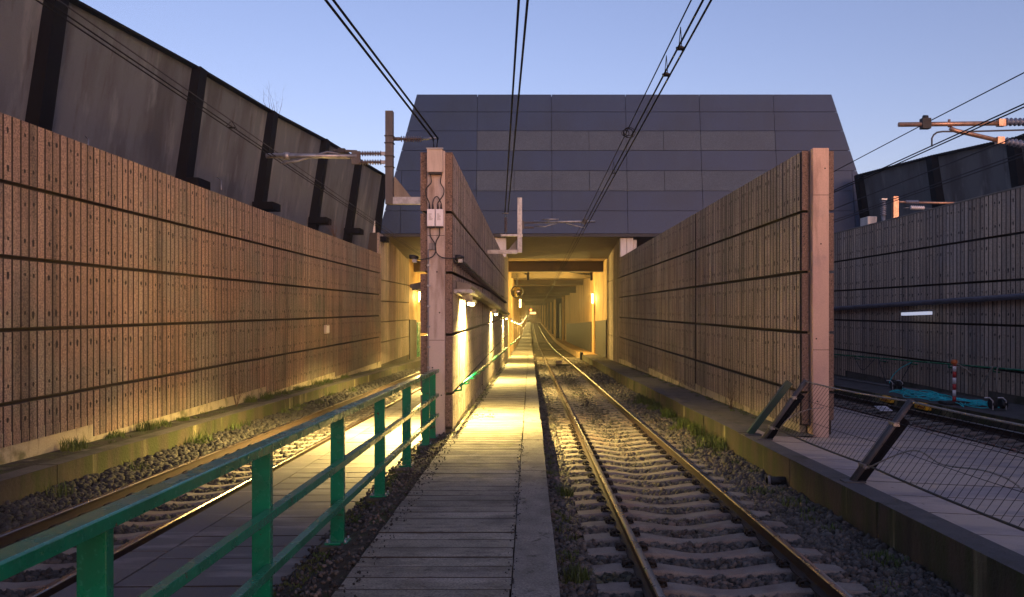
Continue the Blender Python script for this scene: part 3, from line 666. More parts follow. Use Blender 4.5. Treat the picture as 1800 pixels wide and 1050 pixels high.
# porch lamps
def bulk(x, y, z, label, e, w=.28, h=.7):
    t = thing('bulkhead_lamp', label, 'lamp', (x, y, z))
    MB().box(x-.06, x+.06, y-w/2, y+w/2, z-h/2, z+h/2).build('lens', lamp_e, t); MB().box(x-.12, x+.1, y-w/2-.04, y+w/2+.04, z+h/2, z+h/2+.07).build('hood', greyp, t)
    side = -1 if x > 0 else 1
    o = area((side*.09, 0, 0), .7, .28, e, rot=(0, -side*math.pi/2, 0), spread=math.radians(178)); o.parent = t
    l = bpy.data.lights.new('lamp_light', 'POINT'); l.energy = e*.13; l.color = YEL; l.shadow_soft_size = .06
    o = bpy.data.objects.new('lamp_light', l); COL.objects.link(o); o.parent = t; o.location = (side*.16, 0, 0); return t
bulk(4.78, 63.2, 3.02, 'bright lamp on the right wall just inside the centre tunnel', 1300)
bulk(-7.7, 57.4, 3.05, 'bright lamp on the wall inside the left tunnel', 1500)
bulk(-.78, 64, 2.65, 'hanging yellow lantern above the walkway in the tunnel', 300, .22, .6)
bk = thing('cable_bracket', 'black cable bracket fixed to the wall inside the left tunnel mouth', 'bracket', (-7.6, 54.5, 3.7))
MB().box(-7.95, -6.9, 54.6, 54.8, 3.62, 3.78).build('arm', rubber, bk); MB().box(-7.8, -6.95, 54.55, 54.85, 3.45, 3.62).build('tray', rubber, bk)
# round mirror
mr = thing('round_mirror', 'round convex mirror with a ribbed dark rim hanging above the tunnel walkway', 'mirror', (-1.0, 62, 3.5))
c = Vector((-1.0, 62, 3.5)); mb = MB()
mb.tube([c+Vector((math.cos(t)*.44, 0, math.sin(t)*.44)) for t in [i*math.pi/12 for i in range(25)]], .05, 6); mb.build('rim', rubber, mr)
mb = MB(); b = 0
for ring in range(4):
    for k in range(20): t = k*math.pi/10; r = .42*(ring+1)/4; mb.v.append((c.x+r*math.cos(t), c.y-.08*(1-(r/.42)**2), c.z+r*math.sin(t)))
mb.v.append((c.x, c.y-.08, c.z))
for ring in range(3):
    for k in range(20): k2 = (k+1) % 20; mb.face([ring*20+k, ring*20+k2, (ring+1)*20+k2, (ring+1)*20+k], 0, True)
for k in range(20): mb.face([80, (k+1) % 20, k], 0, True)
mb.build('mirror_glass', M('mirror_glass', (.3, .28, .2), .12, metal=1.), mr); MB().tube([c+Vector((0, .05, .4)), c+Vector((0, .05, 1.4))], .03, 6).build('hanger', rubber, mr)
# far end signs
sg = thing('lit_sign', 'pale lit board at the far end of the tunnel under a red light', 'sign', (1.2, 300, -.5))
MB().box(-.1, 2.1, 300, 300.1, .65, 1.4).build('board', sign_e, sg); MB().box(-.2, 2.2, 300.1, 300.2, .55, 1.5).build('frame', greyp, sg)
sr = thing('signal_light', 'small red signal light at the far end of the tunnel', 'signal', (.2, 298, 1.9))
MB().tube([(.2, 298, 2.1), (.2, 298.2, 2.1)], .35, 12).build('lens', red_e, sr); MB().box(-.2, .6, 298.2, 298.4, 1.7, 2.5).build('housing', rubber, sr)

# handrails
def handrail(x, fx, y0, y1, label, n):
    t = thing('handrail', label, 'handrail', (x, y0, G(y0)+1.08))
    MB().tube([(x, y, G(y)+1.1) for y in ysteps(y0, y1, 6)], .028, 8).build('rail', green, t)
    for i in range(n):
        y = y0+.25+(y1-y0-.4)*i/(n-1); MB().tube([(x, y, G(y)+1.09), (x, y, G(y)+1.0), (fx, y, G(y)+.98)], .022, 6).build('bracket', green, t)
        
    return t
handrail(-1.29, -1.42, 15.25, 45.5, 'green handrail on the walkway side of the centre dividing wall', 17)
handrail(12.42, 12.6, 3, 43.5, 'green handrail along the far right wall', 18)
handrail(-1.3, -1.46, 55, 110, 'yellowish lit handrail along the tunnel walkway', 14)

# ------------------------------------------------------------------ green railing
rl = thing('railing', 'green painted steel railing with three rails left of the walkway', 'railing', (-1.74, 5.36, G(5.36)+.16))
XP = -1.74
def rbar(name, x0, x1, zt, zb, y0, y1, lip=False):
    mb = MB(); prof = [(x0, zb), (x1, zb), (x1, zt), (x0, zt)]
    if lip: prof = [(x0, zb), (x1, zb), (x1, zt-.008), (x1-.008, zt), (x1-.022, zt), (x1-.03, zt-.006), (x0+.014, zt-.006), (x0, zt-.014)]
    return mb.run(prof, [y0, y1]).build(name, green, rl, bevel=.003)
for (a, b) in ((.6, 5.42), (5.43, 9.6), (9.61, 13.78), (13.79, 14.86)): rbar('top_rail', XP-.03, XP+.1, 1.425, 1.365, a, b, True)
for (zt, zb) in ((.987, .93), (.631, .574)):
    for (a, b) in ((.6, 5.36), (5.362, 9.55), (9.552, 14.84)): rbar('mid_rail', XP+.035, XP+.1, zt, zb, a, b)
for y in (1.2, 3.3, 5.36, 7.46, 9.55, 11.62, 13.75, 14.66):
    p = MB().box(XP-.06, XP+.06, y-.03, y+.03, G(y)+.17, G(y)+1.364).build('post', green, rl, bevel=.004)
    f = MB().box(XP-.1, XP+.1, y-.09, y+.09, G(y)+.215, G(y)+.235).build('base_plate', green, p, bevel=.003)
    for sx in (-.08, .08):
        for sy in (-.065, .065): MB().tube([(XP+sx, y+sy, G(y)+.22), (XP+sx, y+sy, G(y)+.26)], .011, 6).build('anchor_bolt', galv, p)
    mb = MB(); mb.box(XP-.13, XP+.13, y-.14, y+.14, G(y)+.05, G(y)+.213); 
    mb.build('footing', kerbtop, p)

# ------------------------------------------------------------------ boxes on the centre column
def onbox(name, x0, x1, z0, z1, d, mat, label, cat, y=14.98, grp=None, bev=.006):
    t = thing(name, label, cat, ((x0+x1)/2, y, z0), grp); MB().box(x0, x1, y-d, y-.002, z0, z1).build('body', mat, t, bevel=bev); return t
b1 = onbox('junction_box', -1.855, -1.575, 4.63, 5.04, .16, cream, 'cream metal box at the very top of the centre column', 'box')
MB().box(-1.865, -1.565, 14.8, 14.979, 5.042, 5.06).build('lid', galv, b1); MB().box(-1.83, -1.6, 14.83, 14.97, 4.6, 4.628).build('gland_plate', rubber, b1)
for x0, s in ((-1.862, 'left'), (-1.71, 'right')):
    b2 = onbox('white_box', x0, x0+.138, 3.66, 3.97, .1, white, '%s of the two small white boxes on the centre column' % s, 'box', grp='white boxes on the centre column', bev=.008)
    for dx in (.04, .1): MB().tube([(x0+dx, 14.93, 3.96), (x0+dx, 14.93, 4.03), (x0+dx, 14.93, 4.08)], [.02, .014, .008], 8).build('cable_gland', rubber, b2)
    MB().box(x0, x0+.138, 14.885, 14.978, 3.635, 3.658).build('base_strip', rubber, b2)
    mb = MB()
    for i in range(7): mb.box(x0+.03, x0+.03+random.uniform(.03, .08), 14.876, 14.8775, 3.88-i*.018, 3.886-i*.018)
    mb.build('label_print', greyp, b2)
for x0, s in ((-1.825, 'left'), (-1.77, 'right')): onbox('switch_box', x0, x0+.045, 3.24, 3.36, .06, greyp, '%s tiny grey switch box low on the centre column' % s, 'box', bev=.004)
def cable(pts, r, label, mat=rubber, name='cable', cat='cable'):
    P = [Vector(p) for p in pts]; out = []
    for i in range(len(P)-1):
        p0, p1, p2, p3 = P[max(i-1, 0)], P[i], P[i+1], P[min(i+2, len(P)-1)]
        for k in range(6):
            t = k/6; out.append(.5*((2*p1)+(p2-p0)*t+(2*p0-5*p1+4*p2-p3)*t*t+(3*p1-p0-3*p2+p3)*t**3))
    out.append(P[-1])
    return tag(MB().tube(out, r, 6).build(name, mat, origin=pts[0]), label, cat)
Yc = 14.9
cable([(-1.8, Yc, 4.6), (-1.79, Yc, 4.45), (-1.88, Yc-.03, 4.33), (-1.87, Yc-.03, 4.2), (-1.82, Yc, 4.08)], .011, 'black cable looping left from the cream box to the left white box')
cable([(-1.6, Yc, 4.6), (-1.62, Yc, 4.45), (-1.56, Yc-.03, 4.33), (-1.57, Yc-.03, 4.22), (-1.67, Yc, 4.08)], .011, 'black cable looping right from the cream box to the right white box')
cable([(-1.76, Yc, 4.08), (-1.73, Yc, 4.17), (-1.67, Yc-.02, 4.19), (-1.61, Yc, 4.08)], .009, 'short arched black cable joining the two white boxes')
cable([(-1.81, Yc, 3.64), (-1.8, Yc, 3.48), (-1.72, Yc, 3.34), (-1.71, Yc, 3.2), (-1.78, Yc-.02, 3.1), (-1.95, Yc-.03, 3.06), (-2.1, 14.95, 3.08)], .011, 'black cable running down and left below the left white box')
cable([(-1.64, Yc, 3.64), (-1.64, Yc, 3.5), (-1.7, Yc, 3.38), (-1.7, Yc, 3.2), (-1.6, Yc-.02, 3.1), (-1.45, Yc-.03, 3.08), (-1.3, 15.05, 3.1)], .011, 'black cable running down and right below the right white box')
for (x, s) in ((-2.14, 'left'), (-1.3, 'right')):
    t = thing('cable_clamp', 'dark cable clamp at the %s side of the centre column' % s, 'clamp', (x, 15.1, 3.1))
    MB().tube([(x-.07, 15.1, 3.12), (x, 15.1, 3.12), (x+.07, 15.15, 3.1)], .04, 8).build('sleeve', rubber, t); MB().box(x-.02, x+.06, 15.1, 15.2, 3.02, 3.1).build('bolt', galv, t)
t = thing('conduit', 'thin grey conduit with clips running down the left side of the centre column', 'pipe', (-1.86, 14.95, 0))
MB().tube([(-1.845, 14.955, 3.25), (-1.845, 14.955, .0)], .014, 6).build('pipe', greyp, t)
for i in range(8): MB().box(-1.87, -1.81, 14.935, 14.979, .35+i*.37, .385+i*.37).build('clip', galv, t)
# comb of cable brackets and cable on the walkway side
ct = thing('cable_rack', 'row of dark hook brackets carrying black cables along the walkway side of the centre wall', 'rack', (-1.35, 15.5, 3))
zc = lambda y: 3.12-.0165*(y-15.2)
for i in range(56):
    y = 15.5+i*.55; MB().box(-1.42, -1.27, y-.02, y+.02, zc(y)-.1, zc(y)-.07).build('hook', rubber, ct)
for k in range(3): MB().tube([(-1.38+k*.05, y, zc(y)-.04+.012*math.sin(y*3+k)) for y in ysteps(15.2, 46, .6)], .018, 5).build('cable_run', rubber, ct)

# ------------------------------------------------------------------ catenary
def wire(pts, r, label, mat=wirem, name='contact_wire', grp=None):
    return tag(MB().tube(pts, r*1.3, 6).build(name, mat, origin=pts[0]), label, 'wire', grp)
def along(x, h, ya, yb, st=6, f=None): return [(x+(f(y) if f else 0), y, G(y)+h) for y in ysteps(ya, yb, st)]
wire(along(-4.78, 5.33, 1, 120), .0065, 'left wire of the lower pair above the left track', grp='contact wires over the left track')
wire(along(-4.70, 5.33, 1, 120), .0065, 'right wire of the lower pair above the left track', grp='contact wires over the left track')
wire(along(-4.74, 5.45, 1, 120, f=lambda y: 0), .006, 'thin upper wire above the left track pair', wireg, 'messenger_wire')
wire(along(1.71, 5.4, 1, 120), .010, 'left wire of the lower pair above the main track', grp='contact wires over the main track')
wire(along(1.79, 5.4, 1, 120), .010, 'right wire of the lower pair above the main track', grp='contact wires over the main track')
wire(along(1.72, 5.66, 1, 58), .007, 'thin upper wire above the main track pair', name='messenger_wire')
wire(along(9.27, 6.37, 1, 44), .011, 'upper wire of the pair above the far right track', grp='contact wires over the far right track')
wire(along(9.36, 6.35, 1, 44), .011, 'lower wire of the pair above the far right track', grp='contact wires over the far right track')
wire([(9.3, 1, 6.55+.35), (9.3, 19, 6.55), (9.3, 44, 5.9)], .009, 'single wire above the orange lit arm of the far right track', name='messenger_wire')
wire(along(10.6, 6.33, 1, 44), .010, 'grey wire behind the pair of the far right track', wireg, 'feeder_wire')
wire(along(11.35, 6.2, 1, 44), .010, 'upper of two low grey wires against the right leaning wall', wireg, 'feeder_wire')
wire(along(11.45, 6.16, 1, 44), .010, 'lower of two low grey wires against the right leaning wall', wireg, 'feeder_wire')
def drop(x, y, h0, h1, label, spread=.12):
    t = thing('dropper', label, 'dropper', (x, y, G(y)+h0))
    for s in (-1, 1): MB().tube([(x, y, G(y)+h1), (x+s*.04, y+s*spread, G(y)+h0)], .005, 5).build('strand', wirem, t)
    MB().box(x-.05, x+.05, y-.012, y+.012, G(y)+h0-.01, G(y)+h0+.012).build('clamp', wirem, t)
drop(-4.74, 13.1, 5.34, 5.45, 'V shaped dropper on the left track wires, nearer of two'); drop(-4.74, 18.8, 5.34, 5.45, 'V shaped dropper on the left track wires, farther of two')
drop(1.75, 9.6, 5.4, 5.66, 'upper black clamp on the main track wires against the sky'); drop(1.75, 10.6, 5.4, 5.66, 'lower black clamp on the main track wires against the sky'); drop(1.75, 17.3, 5.41, 5.66, 'small dropper on the main track wires in front of the dark building')
for k, x in ((0, 1.75), (1, 1.75)):
    y = 9.6+k; tag(MB().tube([(1.70, y, G(y)+5.41), (1.75, y, G(y)+5.43), (1.80, y, G(y)+5.41)], .018, 8).build('wire_clamp', rubber, origin=(1.75, y, G(y)+5.4)), 'black double clamp joining the main track wires, %s one' % ('nearer' if k == 0 else 'farther'), 'clamp')
mb = MB(); c0 = Vector((1.72, 14.2, G(14.2)+5.53))
for k in range(4):
    o = Vector((random.uniform(-.03, .03), random.uniform(-.05, .05), random.uniform(-.03, .03))); r = .10-.012*k
    mb.tube([c0+o+Vector((math.cos(t)*r-.02*k, .05*math.sin(t), math.sin(t)*r)) for t in [i*math.pi/9 for i in range(19)]], .006, 5)
tag(mb.build('wire_coil', wirem, origin=c0), 'small coil of spare wire looped on the main track wires', 'coil')
# feeders to the brackets
P1 = Vector((-.84, 27.5, 5.40)); P2 = Vector((-.14, 10.2, 6.0)); D = (P2-P1)/17.3
for k, dx in enumerate((0, .1)):
    top = P1+D*26.5+Vector((dx*1.15, 0, 0)); wire([P1+Vector((dx, 0, 0)), top], .013, '%s of the two steep cables rising from the insulator in front of the building' % ('left', 'right')[k], name='feeder_cable', grp='centre feeder cables')
Q1 = Vector((-1.79, 15.2, 5.31)); Q2 = Vector((-2.41, 9.7, 5.8)); D2 = (Q2-Q1)/5.5
for k, dx in enumerate((0, .09)):
    s = Q1+Vector((dx, 0, 0)); wire([(-1.74+dx*.5, 14.92, 5.06), s, s+D2*12.5], .013, '%s of the two thick cables climbing from the centre column box' % ('left', 'right')[k], name='feeder_cable', grp='left feeder cables')
# cantilever 1 (left track)
c1 = thing('cantilever', 'steel post and grey arm on the centre column carrying the left track wires', 'mast', (-2.6, 15.25, 4.1))
Y1 = 15.25
MB().box(-2.67, -2.53, Y1-.07, Y1+.07, 4.1, 5.82).build('post', postm, c1, bevel=.006)
MB().box(-2.53, -2.0, Y1-.06, Y1+.06, 4.1, 4.23).build('bracket_beam', galv, c1)
MB().hexa([(-2.53, Y1+.08, 4.23), (-2.2, Y1+.08, 4.23), (-2.2, Y1+.1, 4.23), (-2.53, Y1+.1, 4.23), (-2.53, Y1+.08, 4.62), (-2.51, Y1+.08, 4.62), (-2.51, Y1+.1, 4.62), (-2.53, Y1+.1, 4.62)]).build('gusset', conc, c1)
for z in (5.35, 5.22, 4.98, 4.78): MB().box(-2.685, -2.515, Y1-.085, Y1+.085, z, z+.015).build('clamp_band', rubber, c1)
MB().tube([(-4.88, Y1, 5.0), (-3.2, Y1, 4.99)], .045, 10).build('arm_tube', galv, c1)
MB().tube([(-4.6, Y1, 4.86), (-4.3, Y1, 4.9), (-4.0, Y1, 5.0), (-3.75, Y1, 5.07), (-3.55, Y1, 5.04), (-3.35, Y1, 4.96)], .018, 8).build('steady_arm', galv, c1)
for z in (5.04, 4.88):
    MB().ins((-3.17, Y1, z), (-2.74, Y1, z), .022, .055, 9).build('insulator', ins_d, c1); MB().box(-2.75, -2.67, Y1-.03, Y1+.03, z-.03, z+.03).build('end_fitting', galv, c1)
MB().box(-3.3, -3.14, Y1-.03, Y1+.03, 4.84, 5.08).build('yoke', postm, c1); MB().box(-3.55, -3.42, Y1-.05, Y1+.05, 5.05, 5.13).build('clamp', rubber, c1)
MB().tube([(-4.5, Y1, 5.06), (-4.5, Y1, 4.93)], .06, 8).build('collar', galv, c1)
MB().tube([(-3.65, Y1, 5.1), (-3.2, Y1, 5.08)], .025, 6).build('brace', postm, c1)
MB().ins((-2.4, Y1, 5.31), (-2.0, Y1, 5.31), .02, .06, 9).build('insulator', ins_d, c1); MB().tube([(-2.53, Y1, 5.31), (-2.4, Y1, 5.31)], .035, 8).build('end_fitting', postm, c1); MB().tube([(-2.0, Y1, 5.31), (-1.72, Y1, 5.33)], .022, 6).build('wire_holder', galv, c1)
# cantilever 2 (main track)
c2 = thing('cantilever', 'grey post and arm carrying the main track wires in front of the building', 'mast', (-.35, 27.5, 4.05)); Y2 = 27.5
MB().box(-.43, -.27, Y2-.07, Y2+.07, 4.05, 5.89).build('post', galv, c2, bevel=.006)
MB().box(-1.42, -.43, Y2-.06, Y2+.06, 4.02, 4.15).build('bracket_beam', galv, c2)
MB().box(-.98, -.25, Y2-.08, Y2+.08, 4.6, 4.67).build('bracket_beam', galv, c2)
MB().hexa([(-.75, Y2+.08, 4.15), (-.43, Y2+.08, 4.15), (-.43, Y2+.1, 4.15), (-.75, Y2+.1, 4.15), (-.45, Y2+.08, 4.5), (-.43, Y2+.08, 4.5), (-.43, Y2+.1, 4.5), (-.45, Y2+.1, 4.5)]).build('gusset', conc, c2)
MB().tube([(.12, Y2, 5.08), (2.17, Y2, 5.1)], .042, 10).build('arm_tube', galv, c2); MB().tube([(1.2, Y2, 5.04), (1.82, Y2, 4.88)], .02, 6).build('steady_arm', galv, c2)
MB().tube([(.9, Y2, 5.04), (.5, Y2, 4.93), (.15, Y2, 4.95)], .025, 6).build('brace', galv, c2); MB().tube([(.4, Y2, 5.17), (.95, Y2, 5.17)], .03, 6).build('brace', galv, c2)
for z in (5.06, 4.9): MB().ins((-.2, Y2, z), (.14, Y2, z), .025, .045, 8).build('insulator', ins_d, c2)
MB().box(-.27, -.2, Y2-.04, Y2+.04, 4.85, 5.12).build('yoke', postm, c2); MB().box(1.75, 1.88, Y2-.06, Y2+.06, 5.02, 5.16).build('clamp', rubber, c2)
MB().ins((-.82, Y2, 4.72), (-.82, Y2, 5.25), .03, .065, 9).build('insulator', ins_d, c2); MB().tube([(-.93, Y2, 5.38), (-.72, Y2, 5.38)], .03, 6).build('cable_head', galv, c2); MB().tube([(-.82, Y2, 4.66), (-.82, Y2, 5.4)], .02, 6).build('rod', galv, c2)
# cantilever 3 (far right, warm light in its colour)
Y3 = 19.1; c3 = thing('cantilever', 'orange lit tube arm with grey insulators carrying the far right track wires', 'mast', (12.9, Y3, 5.3))
MB().tube([(8.53, Y3, 6.44), (10.9, Y3, 6.47)], .055, 12).build('arm_tube', galv_w, c3); MB().tube([(9.72, Y3, 6.36), (9.85, Y3, 6.3), (10.85, Y3, 6.07)], .05, 10).build('brace_tube', galv_w, c3)
MB().tube([(9.3, Y3, 5.93), (9.3, Y3, 6.12), (9.34, Y3, 6.2), (9.42, Y3, 6.26), (9.55, Y3, 6.28), (10.2, Y3, 6.28), (11.9, Y3, 6.33), (12.8, Y3, 6.35)], .02, 8).build('steady_arm', postm, c3)
MB().ins((10.98, Y3, 6.5), (12.1, Y3, 6.5), .05, .10, 11).build('insulator', ins_l, c3); MB().ins((10.98, Y3, 6.06), (12.1, Y3, 5.85), .05, .10, 11).build('insulator', ins_l, c3)
MB().box(9.05, 9.25, Y3-.08, Y3+.08, 6.34, 6.58).build('clamp', rubber, c3); MB().tube([(9.1, Y3, 6.6), (9.2, Y3, 6.6)], .06, 8).build('clamp_cap', rubber, c3)
MB().tube([(9.7, Y3, 6.38), (9.7, Y3, 6.56)], .03, 6).build('collar', galv_w, c3)
for x in (10.85, ): MB().box(x-.03, x+.13, Y3-.07, Y3+.07, 6.4, 6.56).build('end_fitting', galv_w, c3); MB().box(x-.06, x+.1, Y3-.07, Y3+.07, 5.99, 6.15).build('end_fitting', galv_w, c3)
MB().box(12.8, 13.0, Y3-.1, Y3+.1, 4.95, 7.2).build('post', postm, c3); MB().tube([(12.1, Y3, 6.5), (12.8, Y3, 6.5)], .04, 8).build('end_rod', galv, c3); MB().tube([(12.1, Y3, 5.85), (12.8, Y3, 5.8)], .04, 8).build('end_rod', galv, c3)
# small mast behind far right wall
Y4 = 34.; k = Y4/1450
def X4(p): return (p-932)*k
def Z4(p): return CAMZ+(545-p)*k
c4 = thing('cantilever', 'small post with two insulator arms standing behind the far right wall', 'mast', (X4(1574), Y4, 4.9))
MB().box(X4(1569), X4(1578), Y4-.1, Y4+.1, 4.9, Z4(346)).build('post', galv_w, c4)
MB().tube([(X4(1590), Y4, Z4(356)), (X4(1725), Y4, Z4(358))], .05, 8).build('arm_tube', galv_w, c4); MB().ins((X4(1592), Y4, Z4(355.5)), (X4(1615), Y4, Z4(355.5)), .05, .09, 8).build('insulator', ins_l, c4)
MB().ins((X4(1600), Y4, Z4(365)), (X4(1625), Y4, Z4(366)), .05, .09, 7).build('insulator', white, c4); MB().tube([(X4(1625), Y4, Z4(366)), (X4(1700), Y4, Z4(370))], .02, 6).build('stay_rod', galv, c4); MB().tube([(X4(1578), Y4, Z4(355)), (X4(1592), Y4, Z4(355.5))], .04, 8).build('end_fitting', galv_w, c4)
MB().tube([(X4(1588), Y4, Z4(366)), (X4(1600), Y4, Z4(365))], .015, 6).build('end_rod', galv, c4)
t = thing('standing_insulator', 'upright grey insulator on a small base behind the far right wall', 'insulator', (X4(1553), Y4, 4.9))
MB().ins((X4(1553), Y4, Z4(379)), (X4(1553), Y4, Z4(353)), .07, .13, 7).build('sheds', ins_l, t); MB().tube([(X4(1553), Y4, 4.9), (X4(1553), Y4, Z4(378))], .08, 8).build('stem', galv, t); MB().box(X4(1548), X4(1558), Y4-.1, Y4+.1, Z4(352), Z4(349.5)).build('cap', galv, t)
tag(MB().box(X4(1534), X4(1551), Y4+.5, Y4+1.3, 4.9, Z4(378)).build('concrete_block', conc_pale, origin=(X4(1540), Y4+.5, 4.9), bevel=.03), 'pale concrete block behind the far right wall beside the upright insulator', 'block')
# tunnel catenary supports
for (x, xa, s) in ((4.25, 1.7, 'right'), (-.15, -1.05, 'left')):
    t = thing('ceiling_support', 'dark catenary support hanging from the tunnel ceiling, %s one' % s, 'bracket', (x, 57.3, 5.0))
    MB().box(x-.08, x+.08, 57.2, 57.4, 4.2, 5.3).build('drop_post', rubber, t); MB().tube([(x, 57.3, 4.85), (xa, 57.3, 4.8 if s == 'right' else 4.85)], .05, 6).build('arm_tube', rubber, t)
    MB().ins((x, 57.3, 4.62), (x+(xa-x)*.3, 57.3, 4.66), .04, .08, 6).build('insulator', rubber, t)
    if s == 'right': MB().tube([(3.6, 57.3, 4.66), (2.4, 57.3, 4.83)], .03, 6).build('brace', rubber, t); MB().box(-1, 4.6, 57.2, 57.3, 5.2, 5.27).build('cross_rod', rubber, t)

# ------------------------------------------------------------------ leaning net fence
nf = thing('net_fence', 'leaning safety net fence of grey posts and ropes on the right kerb', 'fence', (3.95, 10.2, G(10.2)+.26))
def LP(y, t, off=0): return Vector((3.98+.72*t+off, y, G(y)+.26+.99*t))
for y in (14.1, 10.2, 6.2):
    for dy in (-.035, .035): MB().tube([LP(y+dy, 0), LP(y+dy, 1.02)], .03, 8).build('post', postm, nf)
    MB().beam(LP(y, -.0, .07), LP(y, .78, .09), .12, .08, up=(0, 1, 0)).build('post_plate', fin, nf)
    for t in (.2, .72): MB().beam(LP(y-.08, t), LP(y+.08, t), .07, .05).build('clamp', galv, nf)
    MB().box(3.86, 4.12, y-.09, y+.09, G(y)+.255, G(y)+.275).build('base_plate', postm, nf)
def sag(ya, yb, t, s): return [LP(ya+(yb-ya)*i/10, t)-Vector((0, 0, s*(1-(i/5-1)**2))) for i in range(11)]
for (ya, yb) in ((14.1, 10.2), (10.2, 6.2), (6.2, 2.5)):
    for t, r in ((1., .014), (.22, .013)):
        MB().tube(sag(ya, yb, t, .025), r, 6).build('rope', rope if t == 1. else rubber, nf)
    mb = MB(); n = int((ya-yb)/.13)
    for i in range(1, n):
        f = i/n; y = ya+(yb-ya)*f; s = .025*(1-(2*f-1)**2); mb.tube([LP(y, .22)-Vector((0, 0, s)), LP(y+.0, 1)-Vector((0, 0, s))], .0035, 3, caps=False)
    for t in (.48, .74): mb.tube(sag(ya, yb, t, .03), .004, 3)
    mb.build('net', wirem, nf)
gp = thing('leaning_post', 'dark green square post leaning on the right kerb beside the net fence', 'post', (3.93, 14.75, G(14.7)+.26))
MB().beam((3.9, 14.7, G(14.7)+.27), (4.62, 14.7, G(14.7)+1.2), .11, .1, up=(0, 1, 0)).build('shaft', green_d, gp, bevel=.004); MB().box(3.8, 4.1, 14.6, 14.8, G(14.7)+.255, G(14.7)+.28).build('base_plate', postm, gp)
cable([(4.2, 14.1, G(14.1)+.33), (4.35, 13.9, .32), (4.9, 14.6, .38), (5.25, 14.75, .40)], .009, 'thin yellow cord tied from the fence to the pink column', rope, 'cord', 'cord')
cable([(4.1, 10.1, .2), (4.35, 9.4, .55), (4.4, 8.8, .5), (4.45, 8.0, .58), (4.55, 7.6, .48), (4.6, 7.1, .1)], .009, 'loose cord woven through the net of the leaning fence', rope, 'cord', 'cord')
pp = thing('drain_pipe', 'short black pipe stub lying in the ballast against the right kerb', 'pipe', (3.62, 12.3, G(12.3)-.13))
MB().tube([(3.5, 12.2, G(12.2)-.1), (3.8, 12.2, G(12.2)-.1)], .065, 12).build('barrel', rubber, pp); MB().tube([(3.5, 12.2, G(12.2)-.1), (3.54, 12.2, G(12.2)-.1)], .075, 12).build('collar', greyp, pp)

# ------------------------------------------------------------------ things on the far right slab
bp = thing('barrier_post', 'red and white striped post on a black foot on the right slab', 'post', (11.0, 21.4, G(21.4)+.18))
z0 = G(21.4)+.2; bx, by = 11.0, 21.4
zs = [0, .14, .3, .46, .62, .78, .92, .97]
for i in range(7): MB().tube([(bx+.01*zs[i], by, z0+.06+zs[i]), (bx+.01*zs[i+1], by, z0+.06+zs[i+1])], .045, 12).build('band', redm if i % 2 == 0 else white, bp)
MB().tube([(bx, by, z0+1.02), (bx, by, z0+1.05), (bx, by, z0+1.12), (bx, by, z0+1.15)], [.05, .08, .08, .04], 10).build('reflector', orangem, bp)
MB().box(bx-.32, bx+.32, by-.22, by+.22, z0-.02, z0+.07).build('foot', rubber, bp, bevel=.03)
cable([(bx+.03, by-.06, z0+1.05), (bx+.2, by-.06, z0+.95), (bx+.42, by-.06, z0+.78)], .018, 'white rope end hanging off the top of the striped post', rope, 'rope', 'rope')
cable([(bx+.06, by-.07, z0+.98), (bx+.09, by-.07, z0+.6), (bx+.05, by-.07, z0+.2+.2)], .014, 'white rope hanging straight down the striped post', rope, 'rope', 'rope')
def onrail(px): return 1450*12.42/(px-932)
for px, dxp, lab in ((1750, 1, 'longer'), (1760, -1, 'shorter')):
    y = onrail(px); z = G(y)+1.12; L = .75 if dxp > 0 else .6
    cable([(12.38, y, z+.03), (12.33, y+.03, z-.05), (12.3, y+(.35 if dxp > 0 else 0), z-L*.6), (12.3, y+(.55 if dxp > 0 else 0), z-L)], .022, '%s white rope end tied to the far right handrail' % lab, rope, 'rope', 'rope')
for pa, pb, d, lab in ((1547, 1605, .9, 'deep'), (1505, 1540, .35, 'shallow')):
    ya, yb = onrail(pa), onrail(pb); cable([(12.36, ya, G(ya)+1.05), (12.33, ya*.7+yb*.3, G(ya)+1.0-d*.8), (12.33, (ya+yb)/2, G(ya)+1-d), (12.33, ya*.3+yb*.7, G(yb)+1-d*.75), (12.36, yb, G(yb)+1.05)], .012, '%s sagging grey cord hanging from the far right handrail' % lab, wireg, 'cord', 'cord')
y = onrail(1605); cable([(12.36, y, G(y)+1.05), (12.25, y+.6, G(y)+.8), (12.1, y+.9, G(y)+.45), (12., y+.5, G(y)+.25), (11.8, 24.2, G(24)+.22)], .014, 'teal cord dropping from the far right handrail to the teal heap', teal, 'cord', 'cord')
mb = MB()
for i in range(26):
    cx, cy = random.uniform(11.1, 11.7), random.choice([24.5, 24.2, 23.4, 22.4, 21.6, 21.0])+random.uniform(-.3, .3); rx, ry = random.uniform(.2, .45), random.uniform(.5, 1.1); ph = random.uniform(0, 6.28)
    zf = lambda yy: G(yy)+.2+random.uniform(0, .05)
    pts = []
    for q in range(19):
        t = q*2*math.pi/18*random.choice([1]); yy = cy+ry*math.sin(t+ph); pts.append((cx+rx*math.cos(t), yy, G(yy)+.2+.03*math.sin(3*t+i)+.0016*i+.012))
    mb.tube(pts, .013, 5)
tag(mb.build('cable_heap', teal, origin=(11.4, 23, G(23)+.2)), 'tangled heap of bright teal cable lying on the right slab', 'cable')
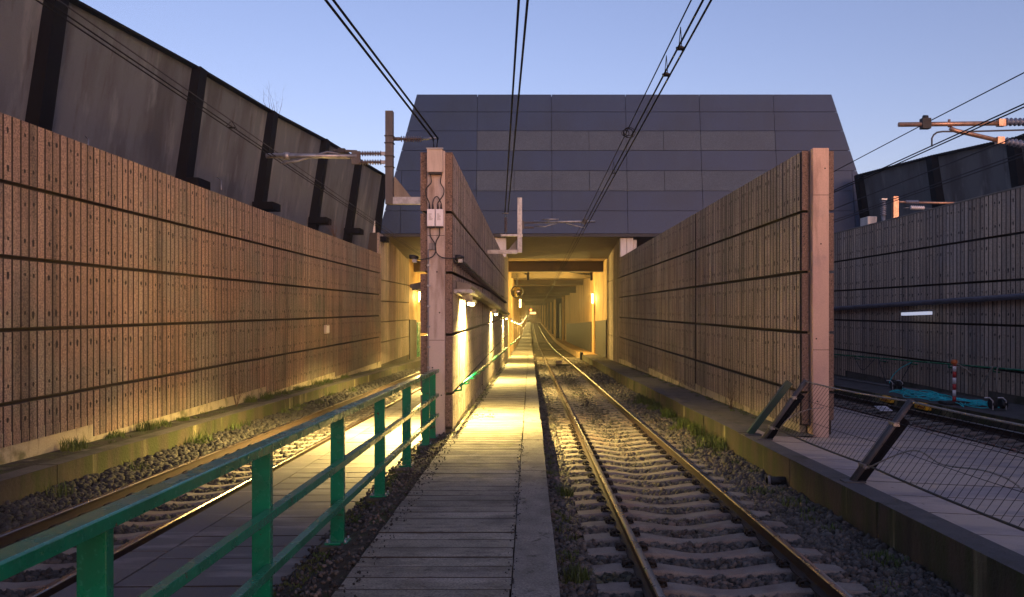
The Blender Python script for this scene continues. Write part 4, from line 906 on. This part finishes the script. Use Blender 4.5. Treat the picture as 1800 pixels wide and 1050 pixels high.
for (px, py, s) in ((1578, 686, 'farther'), (1757, 722, 'nearer')):
    Yh = 1450*1.97/(py-578); X = (px-932)*Yh/1450; z = G(Yh)+.19
    t = thing('cable_stand', '%s black cable reel with bent white rods on the right slab' % s, 'reel', (X, Yh, z))
    for k in (-1, 1):
        MB().tube([(X+k*.16, Yh, z), (X+k*.16, Yh, z+.22), (X+k*.16-.08, Yh, z+.3), (X+k*.16-.2, Yh, z+.3)], .014, 6).build('rod', white, t); MB().tube([(X+k*.12-.05, Yh+.1, z+.14), (X+k*.12+.08, Yh+.1, z+.14)], .12, 12).build('drum', rubber, t)
for (px, py, s) in ((1561, 717, 'farther'), (1624, 731, 'nearer')):
    Yh = 1450*10.55/(px-932); z = G(Yh)+.06; t = thing('yellow_marker', '%s yellow box fixed low on the face of the right slab' % s, 'box', (10.5, Yh, z), 'yellow boxes on the slab')
    MB().box(10.44, 10.597, Yh-.33, Yh+.33, z-.07, z+.05).build('body', yel, t, bevel=.02); MB().tube([(10.5, Yh-.25, z+.07), (10.5, Yh+.2, z+.07)], .045, 8).build('cap', yel, t); MB().box(10.435, 10.44, Yh-.2, Yh+.15, z-.02, z+.02).build('slot', orangem, t)
t = thing('small_sign', 'small white notice plate lying between the far right rails', 'sign', (9.75, 22.8, G(22.8)-.12)); Yh = 22.8
MB().hexa([(9.6, Yh-.22, G(Yh)-.10), (9.93, Yh-.22, G(Yh)-.10), (9.93, Yh+.22, G(Yh)-.02), (9.6, Yh+.22, G(Yh)-.02), (9.6, Yh-.22, G(Yh)-.09), (9.93, Yh-.22, G(Yh)-.09), (9.93, Yh+.22, G(Yh)-.01), (9.6, Yh+.22, G(Yh)-.01)]).build('plate', white, t)
mb = MB()
for i in range(3): a = -.12+i*.1; mb.hexa([(9.64, Yh+a, G(Yh)-.086+.18*(a+.22)), (9.88-.04*i, Yh+a, G(Yh)-.086+.18*(a+.22)), (9.88-.04*i, Yh+a+.03, G(Yh)-.08+.18*(a+.22)), (9.64, Yh+a+.03, G(Yh)-.08+.18*(a+.22))]+[(x, y, z) for x, y, z in [(9.64, Yh+a, G(Yh)-.083+.18*(a+.22)), (9.88-.04*i, Yh+a, G(Yh)-.083+.18*(a+.22)), (9.88-.04*i, Yh+a+.03, G(Yh)-.077+.18*(a+.22)), (9.64, Yh+a+.03, G(Yh)-.077+.18*(a+.22))]])
mb.build('print', greyp, t)
tag(MB().tube([(11.9, 32, G(32)+.24), (12.0, 25.5, G(25.5)+.24)], .03, 6).build('pipe', greyp, origin=(11.9, 32, G(32))), 'thin grey pipe lying on the right slab along the wall', 'pipe')
# box on left wall
t = thing('wall_box', 'small pale box fixed midway up the left ribbed wall', 'box', (XA, 31.3, 1.2)); MB().box(XA, XA+.1, 31.1, 31.55, 1.25, 1.58).build('body', cream, t, bevel=.01); MB().box(XA+.1, XA+.115, 31.15, 31.5, 1.28, 1.55).build('cover', white, t)

# ------------------------------------------------------------------ camera, light, world
cam = bpy.data.cameras.new('camera'); co = bpy.data.objects.new('camera', cam); COL.objects.link(co)
co.location = (0, 0, CAMZ); co.rotation_euler = (math.radians(90), 0, 0)
cam.sensor_width = 36; cam.lens = 1450/1800*36; cam.shift_x = -32/1800; cam.shift_y = 20/1800; cam.clip_start = .05; cam.clip_end = 6000
scn.camera = co
w = bpy.data.worlds.new('World'); scn.world = w; w.use_nodes = True; nt = w.node_tree
sky = nt.nodes.new('ShaderNodeTexSky'); sky.sky_type = 'NISHITA'; sky.sun_disc = False
ELEV, AZ = math.radians(9), math.radians(158)
sky.sun_elevation = ELEV; sky.sun_rotation = AZ; sky.air_density = 1.0; sky.dust_density = 1.2; sky.ozone_density = 3.0
nt.links.new(_mix(nt, 1., sky.outputs[0], (1.42, .93, .96), 'MULTIPLY'), nt.nodes['Background'].inputs[0]); nt.nodes['Background'].inputs[1].default_value = .15
sl = bpy.data.lights.new('sun', 'SUN'); sl.energy = .14; sl.angle = math.radians(14); sl.color = (1., .7, .52)
so = bpy.data.objects.new('sun', sl); COL.objects.link(so)
el = math.radians(22)
d = Vector((math.sin(AZ)*math.cos(ELEV), math.cos(AZ)*math.cos(ELEV), math.sin(ELEV)))
so.rotation_euler = d.to_track_quat('Z', 'Y').to_euler()
hm = bpy.data.materials.new('haze'); hm.use_nodes = True; hn = hm.node_tree
hn.nodes.remove(hn.nodes['Principled BSDF'])
pv = hn.nodes.new('ShaderNodeVolumePrincipled'); pv.inputs['Color'].default_value = (.9, .9, .92, 1); pv.inputs['Density'].default_value = .0009; pv.inputs['Anisotropy'].default_value = .6
hn.links.new(pv.outputs[0], hn.nodes['Material Output'].inputs['Volume'])
kind(MB().box(-60, 60, -60, 340, -6, 18).build('haze', hm), 'stuff', 'thin evening mist in the cutting, glowing round the lamps', 'haze')
scn.view_settings.view_transform = 'Standard'; scn.view_settings.look = 'None'; scn.view_settings.exposure = .7; scn.view_settings.gamma = 1
for o in bpy.data.objects:
    if '_o' in o: del o['_o']
